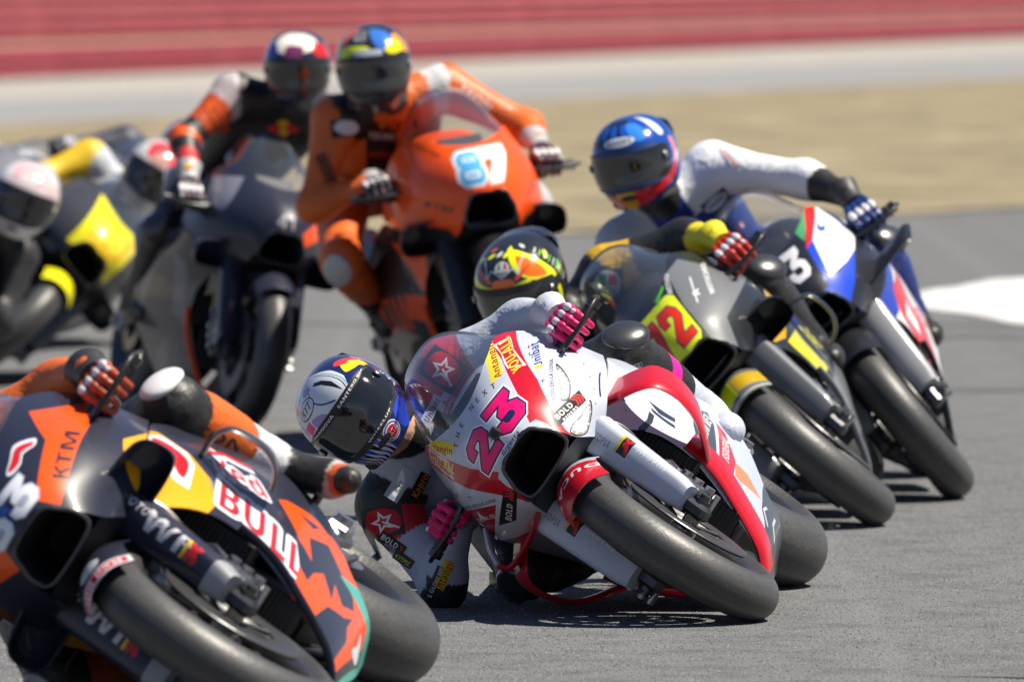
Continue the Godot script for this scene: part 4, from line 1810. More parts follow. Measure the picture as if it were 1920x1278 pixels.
func livery_33() -> Dictionary:
	var N := lin(.022, .024, .042)
	var O := lin(.78, .085, .006)
	var Y := lin(.80, .36, .01)
	var R := lin(.62, .012, .02)
	var W := lin(.72, .74, .80)
	var p := nose_paint(2000, N)
	p.poly([.165, .93, .235, .85, .218, .797, .080, .722, .061, .77, .157, .844], O)
	p.text("KTM", .158, .786, .030, lin(.02, .02, .025), 33, 1.15, 0.15)
	p.poly([-.165, .93, -.235, .85, -.218, .797, -.080, .722, -.061, .77, -.157, .844], O)
	p.blob([.062, .862, .085, .878, .11, .895, .145, .868, .138, .855, .112, .862, .095, .850, .070, .850], W)
	p.blob([.068, .863, .086, .873, .11, .886, .138, .866, .134, .860, .112, .868, .095, .856, .075, .856], R)
	p.text("Red Bull", -.02, .885, .02, R, 0, 1.0, 0.0, .004, W)
	for q in [[-.075, .772, -.073, .846, -.004, .846, -.006, .772], [.008, .772, .008, .846, .080, .84, .082, .77]]:
		digit(p, THREE, q, W, [[.003, lin(.35, .4, .5)]])
	p.star(.004, .815, .018, lin(.03, .12, .45), 0.2)
	p.poly([.231, .723, .255, .70, .215, .662, .18, .637, .16, .630, .19, .668], Y)
	var l := flank_paint(true, 1400, N)
	l.poly([.22, .72, .33, .69, .41, .62, .43, .545, .385, .505, .285, .50, .24, .535, .14, .60, .14, .64, .22, .665], Y)
	l.poly([.245, .70, .33, .68, .40, .625, .395, .595, .302, .565, .27, .60], W)
	l.blob([.265, .69, .33, .662, .375, .62, .36, .60, .31, .59, .30, .615, .325, .635, .28, .65], R)
	l.poly([.43, .56, .44, .50, .39, .47, .36, .50], lin(.18, .19, .22))
	l.text("BULL", .475, .405, .135, R, -68, 1.0, 0.06, .016, W, false, .25)
	l.text("Red", .60, .53, .075, R, -42, 1.0, 0.1, .010, W)
	l.poly([.70, .44, .757, .428, .839, .381, .913, .306, .955, .25, .95, .14, .688, .108, .40, .098, .36, .176, .36, .262, .51, .300, .638, .356], O)
	l.poly([.704, .338, .829, .308, .823, .243, .81, .197, .741, .172, .65, .19, .70, .235, .592, .209, .65, .262, .568, .273], N)
	l.poly([.374, .20, .53, .202, .49, .22, .61, .168, .689, .159, .60, .15, .544, .128, .411, .115, .36, .156], N)
	l.poly([.622, .358, .619, .321, .605, .275, .498, .266, .51, .300], N)
	l.poly([.76, .395, .84, .345, .78, .35], N)
	l.poly([.80, .25, .90, .215, 1.0, .20, 1.0, .05, .40, .05, .42, .085, .70, .096, .84, .14], lin(.06, .38, .30))
	l.blob([.60, .115, .68, .12, .74, .135, .70, .105, .64, .098], W)
	l.line([.50, .60, .62, .575, .72, .52], .012, W)
	l.line([.51, .61, .63, .585, .73, .53], .010, R)
	var g := flank_paint(false, 800, N)
	g.poly([-.535, .42, -.70, .37, -.90, .30, -.94, .2, -.93, .1, -.40, .08, -.345, .176, -.42, .294], O)
	g.text("Red Bull", -.45, .50, .09, R, 40, 1.0, 0.1, .01, W)
	g.poly([-.28, .72, -.36, .68, -.40, .60, -.303, .50, -.165, .60, -.17, .635], Y)
	return {"nose": printed("nose_33", p.texture()), "side_l": printed("flank_33", l.texture()), "side_r": printed("flank_33r", g.texture())}

func livery_72() -> Dictionary:
	var G := lin(.15, .16, .17)
	var K := lin(.02, .022, .025)
	var F := lin(.70, .80, .01)
	var R := lin(.72, .03, .01)
	var p := nose_paint(1600, K)
	p.poly([.169, .95, .205, .884, .22, .838, .26, .76, .139, .74, .095, .66, .070, .75, .086, .855, .12, .95], G)
	p.poly(mir([.169, .95, .205, .884, .22, .838, .26, .76, .139, .74, .095, .66, .070, .75, .086, .855, .12, .95]), G)
	p.poly([-.095, .895, -.07, .915, .072, .912, .088, .895, .066, .775, .045, .752, -.075, .752, -.095, .775], F)
	digit(p, SEVEN, [-.080, .778, -.074, .892, -.010, .892, -.012, .778], R, [[.003, lin(.02, .02, .12)]])
	digit(p, TWO, [-.002, .778, -.002, .892, .066, .888, .058, .778], R, [[.003, lin(.02, .02, .12)]])
	p.text("WITHU", .100, .925, .014, lin(.7, .7, .7), 55, 0.9)
	p.text("MONSTER", .060, .929, .011, lin(.12, .55, .02), 40, 0.9)
	p.line([.040, .925, .075, .94], .008, lin(.12, .55, .02)); p.line([.045, .917, .085, .932], .006, lin(.12, .55, .02))
	p.text("MOTOCARD", .185, .850, .014, lin(.75, .75, .75), 60, 0.8)
	p.text("A", .135, .85, .02, lin(.75, .75, .75), 60)
	p.line([.118, .83, .155, .89], .004, lin(.75, .75, .75))
	p.poly([-.12, .96, -.16, .985, -.18, .93, -.14, .89], lin(.55, .33, .01))
	var l := flank_paint(true, 700, K)
	l.poly([.11, .60, .30, .70, .42, .70, .42, .60, .30, .56], lin(.55, .33, .01))
	l.poly([.30, .55, .50, .55, .55, .40, .38, .40], lin(.6, .55, .02))
	l.poly([.40, .36, .9, .40, .9, .22, .45, .20], G)
	l.text("VR46", .62, .50, .08, lin(.6, .6, .1), -10)
	var g := flank_paint(false, 500, K)
	g.text("VR46", -.62, .50, .08, lin(.6, .6, .1), 10)
	return {"nose": printed("nose_72", p.texture()), "side_l": printed("flank_72", l.texture()), "side_r": printed("flank_72r", g.texture())}

func livery_73() -> Dictionary:
	var K := lin(.018, .02, .028)
	var p := nose_paint(1500, K)
	p.poly([.090, .95, .115, .985, .165, .985, .125, .93, .098, .905], lin(.06, .30, .12))
	p.poly([.125, .93, .165, .985, .20, .985, .17, .93, .10, .86, .088, .885], lin(.62, .02, .02))
	p.poly([.105, .88, .17, .935, .205, .975, .27, .86, .19, .78, .07, .78], lin(.76, .77, .80))
	p.poly([.09, .885, .12, .895, .095, .80, .115, .77, .20, .79, .14, .72, .06, .66, -.01, .755, .07, .76], lin(.015, .06, .55))
	p.disc(.165, .905, .013, .015, lin(.02, .08, .45)); p.disc(.171, .91, .008, .008, lin(.76, .77, .80))
	p.text("SP", .20, .86, .012, lin(.7, .15, .12), 60)
	digit(p, SEVEN, [-.078, .82, -.074, .912, -.012, .916, -.014, .82], lin(.78, .78, .80), [])
	digit(p, THREE, [-.006, .82, -.004, .916, .066, .914, .062, .82], lin(.78, .78, .80), [])
	p.text("CASTROL", -.01, .928, .013, lin(.7, .7, .7), 6, 0.9)
	p.poly(mir([.090, .95, .115, .985, .165, .985, .125, .93, .098, .905]), lin(.06, .30, .12))
	p.poly(mir([.125, .93, .165, .985, .20, .985, .17, .93, .10, .86, .088, .885]), lin(.62, .02, .02))
	p.poly(mir([.105, .88, .17, .935, .205, .975, .27, .86, .19, .78, .07, .78]), lin(.76, .77, .80))
	var l := flank_paint(true, 600, lin(.70, .71, .74))
	l.poly([.1, .8, .36, .8, .30, .55, .1, .52], lin(.015, .05, .42))
	l.poly([.30, .62, .48, .66, .60, .45, .55, .28, .36, .30, .32, .45], lin(.62, .02, .02))
	l.poly([.36, .52, .46, .56, .50, .48, .42, .44], lin(.76, .77, .80))
	l.poly([.30, .05, .30, .22, .60, .26, 1, .3, 1, .05], K)
	l.text("Castrol", .70, .48, .09, lin(.62, .02, .02), -6)
	var g := flank_paint(false, 500, lin(.70, .71, .74))
	g.text("Castrol", -.70, .48, .09, lin(.62, .02, .02), 6)
	g.poly([-.30, .05, -.30, .22, -.60, .26, -1, .3, -1, .05], K)
	return {"nose": printed("nose_73", p.texture()), "side_l": printed("flank_73", l.texture()), "side_r": printed("flank_73r", g.texture())}

func livery_87() -> Dictionary:
	var O := lin(.92, .085, .004)
	var K := lin(.025, .025, .028)
	var p := nose_paint(1300, O)
	var WH := lin(.82, .84, .86)
	var B := lin(.10, .42, .75)
	digit(p, EIGHT, [-.078, .785, -.070, .895, .004, .898, .002, .785], B, [[.010, WH]])
	p.poly([-.055, .862, -.052, .878, -.014, .878, -.014, .862], WH); p.poly([-.060, .805, -.058, .828, -.014, .830, -.014, .806], WH)
	p.poly([-.049, .866, -.047, .874, -.020, .874, -.020, .866], B); p.poly([-.054, .811, -.052, .822, -.020, .823, -.020, .812], B)
	digit(p, SEVEN, [.006, .785, .010, .898, .092, .90, .088, .79], WH, [[.010, WH]])
	digit(p, SEVEN, [.034, .80, .022, .886, .082, .888, .076, .79], WH, [[.003, lin(.45, .72, .9)]])
	p.text("KTM", .165, .745, .020, K, 35, 1.0, 0.1)
	p.text("KTM", -.15, .735, .018, K, -30, 1.6, 0.1)
	p.text("TECH3", -.13, .925, .016, K, -50, 1.0)
	p.poly([.098, .62, .13, .66, .20, .69, .26, .68, .26, .58, .1, .58], K); p.poly(mir([.098, .62, .13, .66, .20, .69, .26, .68, .26, .58, .1, .58]), K)
	var mk := func(left: bool) -> Painter:
		var g := flank_paint(left, 500, K)
		var s := 1.0 if left else -1.0
		g.poly([s * .20, .62, s * .36, .66, s * .34, .50, s * .30, .46, s * .26, .52], O)
		g.poly([s * .31, .46, s * .50, .48, s * .55, .40, s * .33, .36], O)
		g.poly([s * .34, .24, s * .42, .34, s * .48, .22, s * .62, .20, s * .60, .10, s * .36, .08], O)
		g.text("KTM", s * .70, .42, .12, O, 0)
		return g
	return {"nose": printed("nose_87", p.texture()), "side_l": printed("flank_87", mk.call(true).texture()), "side_r": printed("flank_87r", mk.call(false).texture())}

func livery_bull() -> Dictionary:
	var N := lin(.022, .024, .042)
	var O := lin(.85, .085, .005)
	var p := nose_paint(900, N)
	p.poly([.165, .93, .235, .85, .218, .797, .080, .722, .061, .77, .157, .844], O)
	p.poly([.07, .93, .15, .97, .235, .87, .20, .80, .10, .83], O)
	p.text("41", -.01, .80, .05, lin(.3, .3, .34))
	p.poly([-.13, .94, -.20, .93, -.235, .82, -.20, .80], lin(.20, .21, .26))
	var mk := func(left: bool) -> Painter:
		var g := flank_paint(left, 500, N)
		if left:
			g.poly([.16, .60, .36, .69, .42, .60, .30, .50], lin(.55, .28, .01))
			g.text("Red Bull", .46, .46, .085, lin(.55, .03, .05), -58, 1.1, 0.1, .022, lin(.60, .52, .58))
			g.poly([.40, .36, .60, .42, .90, .30, .93, .10, .38, .08, .345, .2], lin(.62, .03, .01))
			g.poly([.52, .27, .72, .28, .70, .18, .54, .20], N)
		else:
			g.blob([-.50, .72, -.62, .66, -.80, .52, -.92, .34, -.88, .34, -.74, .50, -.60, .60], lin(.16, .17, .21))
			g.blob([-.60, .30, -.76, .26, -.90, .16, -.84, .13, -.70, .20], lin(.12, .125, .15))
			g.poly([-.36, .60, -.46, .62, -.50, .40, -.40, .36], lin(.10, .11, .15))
		return g
	return {"nose": printed("nose_bull", p.texture()), "side_l": printed("flank_bull", mk.call(true).texture()), "side_r": printed("flank_bullr", mk.call(false).texture())}

func livery_plain(key: String, base: Color, trim: Color, second: Color, num: String, plate: Color, ink: Color) -> Dictionary:
	var p := nose_paint(700, base)
	if key == "h":
		p.poly([-.16, .95, .16, .95, .19, .80, .11, .70, -.11, .70, -.19, .80], lin(.72, .66, .01))
	p.poly([-.10, .90, .10, .90, .075, .76, -.075, .76], plate)
	p.text(num, 0, .828, .08, ink)
	p.poly([.12, .96, .19, .96, .25, .76, .16, .68, .11, .70], trim); p.poly(mir([.12, .96, .19, .96, .25, .76, .16, .68, .11, .70]), trim)
	var mk := func(left: bool) -> Painter:
		var g := flank_paint(left, 400, base)
		var s := 1.0 if left else -1.0
		g.poly([s * .12, .62, s * .40, .70, s * .70, .66, s * .60, .55, s * .30, .52], trim)
		g.poly([s * .34, .05, s * .34, .20, s * .50, .30, s * .95, .36, s * .95, .05], second)
		return g
	return {"nose": printed("nose_" + key, p.texture()), "side_l": printed("flank_" + key, mk.call(true).texture()), "side_r": printed("flank_%s_r" % key, mk.call(false).texture())}

# ---------------------------------------------------------------- helmets (azimuth to the picture's right, elevation)
func helmet_23() -> Material:
	var NV := lin(.012, .02, .10)
	var WH := lin(.66, .69, .75)
	var LI := lin(.34, .25, .54)
	var PK := lin(.78, .005, .16)
	var BL := lin(.02, .06, .55)
	var BK := lin(.014, .014, .018)
	var p := helm_paint(NV)
	p.poly([-3.14, .4, -1.1, .30, .42, .36, .62, .55, .70, .85, .60, 1.57, -3.14, 1.57], WH)
	# lilac and pink swirls towards the crown
	p.blob([-1.6, 1.40, -.6, 1.36, .1, 1.30, .4, 1.42, 0, 1.57, -1.6, 1.57], LI)
	p.blob([-1.5, 1.2, -1.0, 1.22, -.7, 1.05, -1.0, .92, -1.4, .95], LI)
	p.blob([-.5, 1.22, -.1, 1.16, -.12, 1.02, -.45, 1.02], LI)
	p.blob([-1.3, .62, -1.0, .66, -.86, .46, -1.1, .36, -1.4, .4], LI); p.blob([-.55, .56, -.3, .52, -.2, .40, -.5, .36], LI)
	p.poly([-1.25, 1.02, -.98, 1.10, -.9, .90, -1.2, .80], PK); p.poly([-.88, .56, -.62, .60, -.58, .44, -.82, .38], PK)
	p.poly([.05, 1.02, .22, .85, .30, .62, .34, .42, .40, .70, .34, .90, .18, 1.05], BK)
	p.curve([-1.6, 1.1, -1.2, 1.2, -.85, 1.12, -.5, 1.26, -.1, 1.24], .035, NV); p.curve([-.2, 1.0, -.25, .8, -.12, .6, .1, .45], .03, NV)
	p.curve([-1.5, .85, -1.25, .72, -1.0, .74], .03, BK); p.curve([.48, 1.2, .56, .9, .56, .6, .48, .42], .03, lin(.1, .45, .5)); p.curve([.42, 1.2, .50, .9, .50, .6, .42, .42], .02, BK)
	p.disc(-.52, .80, .34, .17, BK, 0.1); p.disc(-.52, .80, .31, .145, lin(.60, .62, .66), 0.1)
	p.text("KYT", -.52, .80, .15, BK, 5, 1.15, 0.2)
	p.text("Red Bull", -.35, 1.30, .085, lin(.6, .02, .02), 8, 1.2, 0, .015, WH)
	# sun and bull on the temple
	p.blob([.72, .56, .90, .72, 1.2, .74, 1.45, .56, 1.42, .34, 1.2, .22, 1.12, .40, .92, .46], lin(.85, .56, .01))
	p.blob([.85, .82, 1.10, .86, 1.40, .70, 1.52, .52, 1.40, .48, 1.22, .62, 1.0, .66], lin(.72, .04, .02))
	p.poly([1.14, .22, 1.30, .24, 1.36, .02, 1.18, .0], PK)
	# cheeks and chin: white script, brake-maker's oval, teeth
	p.text("KYT", 1.36, -.22, .20, WH, -74, 1.0, 0.2, .03, NV)
	p.text("Red Bull", 1.66, .35, .12, lin(.62, .03, .02), -70, 0.8, 0, .02, WH)
	p.blob([1.75, .3, 1.95, .2, 2.1, -.3, 2.0, -.7, 1.8, -.5, 1.7, -.1], BL)
	p.text("KYT", -1.4, -.2, .20, WH, 74, 1.0, 0.2, .03, NV)
	p.poly([-1.9, -.42, .10, -.47, .0, -.95, -1.9, -.95], WH)
	var x := -1.8
	for i in 13:
		p.poly([x, -.44, x + .15, -.45, x + .09, -.82], BL if i % 2 else BK)
		p.poly([x + .04, -.95, x + .15, -.95, x + .10, -.62], BK if i % 2 else BL)
		x += .145
	p.disc(.28, -.66, .26, .19, WH); p.disc(.28, -.66, .235, .165, lin(.03, .05, .3)); p.disc(.28, -.66, .20, .14, WH); p.disc(.28, -.66, .175, .115, lin(.60, .01, .03))
	p.text("PATA", .28, -.66, .10, WH, 0, 1.1)
	p.blob([.6, -.5, 1.1, -.5, 1.3, -.7, 1.1, -.9, .65, -.9], BL)
	return printed("helmet_23", p.texture(), 0.25, 1.0)

func strip_print(key: String, words: String, base: Color, ink: Color, at := 0.5, len_ := 0.6) -> Material:
	var p := Painter.new(self, 0.0, 1.0, 0.0, 0.12, 900.0, base)
	p.text(words, at, .06, .052, ink, 0, 1.0, 0, 0, ink, false, len_)
	return printed("strip_" + key, p.texture(), 0.4, 0.2)

func leg_print(key: String, base: Color, f: Callable) -> Material:
	# fork guard, unrolled: outer face at the left, front in the middle, foot at the top
	var p := Painter.new(self, 0.0, 1.0, 0.0, 1.0, 512.0, base)
	f.call(p)
	return printed("guard_" + key, p.texture())

func helmet_72() -> Material:
	var p := helm_paint(lin(.02, .022, .025))
	var F := lin(.80, .86, .01)
	var O := lin(.85, .16, .01)
	p.blob([.25, 1.3, .8, 1.1, 1.2, .6, 1.4, .2, 1.0, .3, .6, .45, .3, .75], F)
	p.blob([.5, 1.0, .9, .8, 1.1, .4, .8, .42, .5, .6], O)
	p.blob([-1.3, .6, -1.0, .45, -.5, .36, 0, .33, .6, .40, .6, .47, 0, .42, -.5, .46, -1.1, .62], F)
	p.blob([-.2, .56, .2, .56, .22, .40, -.22, .40], O)
	p.blob([-.85, .75, -.5, .58, -.3, .50, -.32, .58, -.6, .70], lin(.75, .08, .01)); p.blob([.85, .75, .5, .58, .3, .50, .32, .58, .6, .70], lin(.75, .08, .01))
	p.curve([-.9, 1.0, -.55, .82, -.4, .62, -.3, .75, 0, .60], .035, lin(.55, .56, .58)); p.curve([.9, 1.0, .55, .82, .4, .62, .3, .75, 0, .60], .035, lin(.55, .56, .58))
	p.disc(0, .80, .22, .16, lin(.65, .65, .66))
	p.poly([-.15, .78, -.05, .78, -.05, .93, -.13, .90], lin(.02, .35, .06)); p.poly([.15, .78, .05, .78, .05, .93, .13, .90], lin(.6, .02, .02))
	p.text("AGV", 0, .70, .07, lin(.02, .02, .02), 0, 1.6)
	for q in [[-.6, 1.08, F], [-.2, 1.16, lin(.7, .7, .7)], [.15, 1.12, F], [-1.1, .9, F], [-.9, 1.25, O], [.5, 1.3, F], [1.5, .7, F], [1.7, .3, lin(.1, .5, .1)], [-1.5, .6, O], [1.2, 1.2, lin(.7, .7, .7)]]:
		p.disc(q[0], q[1], .15, .07, q[2], 0.4)
	for i in 9:
		p.line([1.2 + i * .06, .9 - i * .12, 1.45 + i * .06, .95 - i * .12], .035, lin(.2, .6, .03) if i % 2 else lin(.7, .7, .7))
	p.line([1.35, -.1, 1.5, -.6], .14, F)
	return printed("helmet_72", p.texture(), 0.25, 1.0)

func helmet_73() -> Material:
	var p := helm_paint(lin(.01, .06, .34))
	p.blob([-.9, 1.2, .3, 1.2, .5, .6, -.2, .5, -1.1, .55], lin(.01, .02, .07))
	for i in 4:
		p.blob([-.85 + i * .3, .95, -.70 + i * .3, .98, -.66 + i * .3, .68, -.80 + i * .3, .66], lin(.01, .09, .5))
	p.blob([.25, 1.0, .6, .95, .75, .6, .5, .48, .3, .6], lin(.04, .22, .70))
	p.blob([.95, 1.3, 1.3, 1.0, 1.4, .6, 1.15, .52, 1.0, .8], lin(.72, .74, .78))
	p.disc(0, .55, .40, .11, lin(.72, .74, .78))
	p.text("SHOEI", 0, .55, .10, lin(.02, .03, .08), 0, 1.5)
	p.poly([-1.6, -.46, 1.6, -.46, 1.6, -.95, -1.6, -.95], lin(.012, .02, .10))
	p.blob([-.35, -.48, .25, -.48, .20, -.9, -.3, -.9], lin(.70, .32, .01))
	p.blob([.2, -.48, .7, -.46, 1.3, -.3, 1.6, .05, 1.75, 0, 1.5, -.5, .9, -.75, .3, -.9], lin(.70, .02, .03))
	p.blob([-1.4, -.35, -.8, -.5, -.35, -.6, -.4, -.9, -1.0, -.75], lin(.70, .02, .03))
	p.blob([1.5, .4, 1.8, .3, 1.75, -.2, 1.55, -.1], lin(.70, .25, .30))
	return printed("helmet_73", p.texture(), 0.22, 1.0)

func helmet_87() -> Material:
	var p := helm_paint(lin(.02, .02, .03))
	p.blob([-1.6, 1.2, -.9, 1.3, -.9, .7, -1.3, .5, -1.7, .6], lin(.75, .10, .01))
	p.blob([.0, 1.25, .7, 1.1, .8, .6, .2, .55], lin(.04, .16, .55))
	p.blob([.75, .8, 1.2, .9, 1.3, .4, .8, .45], lin(.75, .30, .03))
	p.blob([-1.0, .62, -.2, .66, -.1, .52, -.9, .46], lin(.70, .78, .01))
	p.blob([.35, .55, .8, .75, .9, .48, .5, .40], lin(.78, .72, .01))
	p.blob([-1.0, .45, -.6, .44, -.5, .36, -.95, .36], lin(.70, .78, .01))
	p.blob([-.4, .55, .2, .55, .2, .40, -.4, .40], lin(.5, .52, .6))
	for i in 12:
		p.curve([-.8 + i * .06, 1.2, -.7 + i * .05, .95, -.5 + i * .03, .8], .012, lin(.6, .6, .6))
	p.line([.15, -.1, .25, -.4], .08, lin(.6, .02, .02))
	return printed("helmet_87", p.texture(), 0.25, 1.0)

func helmet_mix(key: String, base: Color, a: Color, b: Color, c: Color) -> Material:
	var p := helm_paint(base)
	p.blob([-.9, 1.3, .6, 1.3, .9, .8, .3, .55, -.7, .6], a)
	p.blob([-1.6, .9, -.8, .8, -.6, .4, -1.3, .3], b)
	p.blob([.5, .8, 1.2, .7, 1.3, .35, .6, .42], c)
	p.blob([-.3, .75, .2, .7, .1, .42, -.3, .42], b.lerp(c, 0.5))
	p.poly([-1.6, -.5, 1.6, -.5, 1.6, -.95, -1.6, -.95], base)
	return printed("helmet_" + key, p.texture(), 0.25, 1.0)

func tag_tex(key: String, w: float, h: float, base: Color, f: Callable) -> Material:
	# a small printed panel sewn on leather
	var p := Painter.new(self, 0.0, w, 0.0, h, 2600.0, base)
	f.call(p)
	return printed("panel_" + key, p.texture(), 0.45, 0.15)

# ---------------------------------------------------------------- the field
func one(c: Color) -> Array:
	return [[1.0, Color(c.srgb_to_linear().r, c.srgb_to_linear().g, c.srgb_to_linear().b)]]

func bands(a: Array) -> Array:
	var o := []
	for q in a:
		var c: Color = q[1].srgb_to_linear()
		o.append([q[0], Color(c.r, c.g, c.b)])
	return o

func suit(main: Color, limb: Color, leg: Color, neck: Color) -> Dictionary:
	return {"torso": one(main), "seat": one(leg), "shoulder": one(main), "hump": one(main), "neck": one(neck), "armL": one(limb), "foreL": one(limb), "armR": one(limb), "foreR": one(limb), "thighL": one(leg), "thighR": one(leg), "shinL": one(leg), "shinR": one(leg)}

func boots(a: Color, b: Color, c: Color, d: Color) -> Array:
	return [one(a), one(b), one(c), one(d)]

func facing(b: Node3D, a: float) -> Array:
	# a panel that looks forward out of the picture, turned by a degrees: its normal and its up, in the bike's axes
	var inv := b.transform.basis.inverse()
	return [inv * Vector3(0, 0.08, 1), inv * Vector3(-sin(deg_to_rad(a)), cos(deg_to_rad(a)), 0)]

func fender_print_23() -> Painter:
	var p := Painter.new(self, 0.0, 1.0, 0.0, 1.0, 500.0, lin(.50, .006, .018))
	p.text("DUCATI", .62, .55, .20, lin(.72, .72, .74), 90, 1.15, .1)
	return p

func fender_print_72() -> Painter:
	var p := Painter.new(self, 0.0, 1.0, 0.0, 1.0, 300.0, lin(.15, .16, .17))
	p.poly([.25, 0, 1, 0, 1, .48, .30, .50], lin(.55, .36, .02)); p.poly([.25, .53, 1, .50, 1, 1, .25, 1], lin(.72, .80, .01))
	p.line([.08, 0, .08, 1], .06, lin(.5, .5, .5))
	return p

func fender_print() -> Painter:
	var p := Painter.new(self, 0.0, 1.0, 0.0, 1.0, 400.0, lin(.022, .024, .042))
	p.poly([.02, 0, .30, 0, .30, 1, .02, 1], lin(.68, .68, .72)); p.poly([.06, .04, .26, .04, .26, .96, .06, .96], lin(.60, .015, .02))
	p.text("Red Bull", .16, .5, .13, lin(.68, .68, .72), 90, 1.2)
	p.blob([.40, .35, .60, .30, .75, .5, .60, .7, .42, .62], lin(.62, .62, .66))
	return p

func build_bikes():
	var W := lin(.44, .48, .58)
	var K := lin(.016, .016, .018)
	var RED := lin(.50, .006, .018)
	var SKIN := lin(.50, .30, .20)
	var ORG := lin(.62, .12, .012)
	var white := paint(lin(.50, .545, .65))
	var red := paint(RED)
	var navy := paint(lin(.022, .024, .042))
	var orange := paint(lin(.80, .085, .006))
	var black := paint(lin(.016, .017, .02))
	var grey := paint(lin(.15, .16, .17))
	var yellow := paint(lin(.72, .66, .01))
	var gold := paint(lin(.60, .34, .01))
	var hard_white := mat("hard_white", lin(.66, .67, .70), 0.35)
	var hard_dark := mat("hard_dark", lin(.03, .032, .036), 0.28, 0.0, 0.5)
	# ---------- white and red bike, number 23
	var d := livery_23()
	d.merge({"label": "white racing motorcycle with red stripes and pink number 23, in sharp focus", "pos": [.60, .22], "lean": 57.6, "yaw": 7.5, "lip": red, "wing": red, "upper_wing": [white, red], "lip_chord": 0.11, "camera_box": true, "fender": white, "fender_tip": printed("fender_23", fender_print_23().texture()), "fork_cover": leg_print("23", lin(.50, .545, .65), func(p):
		p.poly([.10, .30, .26, .30, .26, .40, .10, .40], lin(.02, .02, .02)); p.line([.12, .32, .24, .38], .03, lin(.6, .02, .02)); p.line([.12, .38, .20, .33], .03, lin(.6, .02, .02)); p.poly([.10, .275, .26, .275, .26, .30, .10, .30], lin(.7, .5, .02))
		p.text("motul", .17, .60, .05, lin(.75, .76, .8), 90, 1.6, .2)
		p.text("MOTOPIA", .25, .10, .04, lin(.2, .22, .26), 90)), "fork_tube": white, "tank": white, "tail": white, "wing_style": "arch"})
	var b23 := build_bike(d)
	var PINK := lin(.78, .006, .16)
	var c := suit(W, W, K, SKIN)
	c.shoulder = bands([[0.2, RED], [0.34, K], [0.90, W], [1.0, K]])
	c.hump = one(RED)
	c.armR = bands([[0.16, K], [0.42, RED], [1.0, W]])
	c.armL = bands([[0.35, RED], [1.0, W]])
	c.foreR = bands([[0.18, K], [1.0, W]])
	c.shinL = bands([[0.30, K], [0.42, lin(.70, .006, .30)], [0.70, K], [1.0, W]])
	c.torso = bands([[0.35, W], [0.6, RED], [1.0, W]])
	c.neck = bands([[0.42, K], [1.0, SKIN]])
	var pat := []
	var add := func(b: Node3D, list: Array, name_: String, at: Vector3, ang: float, w: float, h: float, m: Material):
		var n := facing(b, ang)
		list.append([name_, at, n[0], n[1], w, h, m])
	var star_patch := tag_tex("star", .12, .09, K, func(p):
		p.blob([.012, .02, .02, .078, .075, .085, .112, .06, .108, .02, .06, .008], RED)
		p.star(.06, .045, .036, lin(.75, .75, .75), 0.3, 5, 0.45)
		p.star(.06, .045, .020, RED, 0.3, 5, 0.45)
		p.line([.06, .045, .105, .022], .006, lin(.75, .75, .75)))
	add.call(b23, pat, "shoulder_patch", Vector3(.004, 1.065, -.47), -35, .11, .085, star_patch)
	add.call(b23, pat, "shoulder_patch", Vector3(-.405, .985, -.45), 8, .105, .075, star_patch)
	add.call(b23, pat, "sponsor_patch", Vector3(-.095, 1.03, -.42), 62, .085, .026, tag_tex("unibat", .085, .026, W, func(p): p.text("Unibat", .046, .012, .015, lin(.01, .03, .16), 0, 1.0, .15)))
	add.call(b23, pat, "sponsor_patch", Vector3(-.055, 1.0, -.42), 68, .05, .05, tag_tex("oil", .05, .05, W, func(p):
		p.star(.025, .025, .022, lin(.5, .05, .03), 0.0, 4, 0.5)
		p.text("FEDERAL", .025, .024, .009, lin(.7, .7, .7), 0, 0.9, 0, .003, lin(.5, .02, .02))))
	add.call(b23, pat, "sponsor_patch", Vector3(-.275, .955, -.45), 62, .07, .026, tag_tex("kapro", .07, .026, K, func(p): p.text("Kapro", .036, .012, .017, lin(.80, .22, .01), 0, 1.0)))
	add.call(b23, pat, "sponsor_patch", Vector3(-.30, 1.0, -.45), 58, .09, .04, tag_tex("kyt", .09, .04, W, func(p):
		p.blob([.02, .03, .03, .02, .05, .03, .08, .034, .06, .014, .03, .008, .012, .014], lin(.80, .80, .82))
		p.text("KYT", .04, .018, .012, lin(.25, .27, .32), 0, 1.2)))
	add.call(b23, pat, "sponsor_patch", Vector3(-.436, .935, -.43), -35, .075, .03, tag_tex("bold", .075, .03, K, func(p): p.text("BOLD", .03, .017, .014, lin(.72, .72, .72), 0, 1.0); p.text("RIDERS", .04, .005, .006, lin(.5, .5, .5), 0, 1.2); p.poly([.058, .008, .064, .008, .071, .016, .064, .024, .058, .024, .065, .016], lin(.6, .03, .02))))
	add.call(b23, pat, "sponsor_patch", Vector3(-.452, .888, -.42), -35, .055, .024, tag_tex("kyb", .055, .024, lin(.03, .04, .05), func(p): p.text("KYTPIC", .028, .010, .011, lin(.7, .62, .02), 0, 0.9)))
	add.call(b23, pat, "sponsor_patch", Vector3(-.425, .775, -.38), 66, .075, .03, tag_tex("tang", .075, .03, lin(.70, .50, .02), func(p): p.text("Antangin", .037, .012, .018, lin(.30, .02, .01), 0, 0.85)))
	add.call(b23, pat, "sponsor_patch", Vector3(-.452, .785, -.38), 66, .085, .022, tag_tex("glow", .085, .022, lin(.02, .022, .03), func(p): p.text("MS GLOW MEN", .042, .009, .011, lin(.6, .6, .6), 0, 1.0)))
	add.call(b23, pat, "knee_patch", Vector3(-.372, .64, -.40), -10, .07, .07, tag_tex("knee", .07, .07, K, func(p): p.star(.035, .035, .030, lin(.30, .30, .32), 0.3, 5, 0.45); p.star(.035, .035, .018, lin(.10, .005, .01), 0.3, 5, 0.45)))
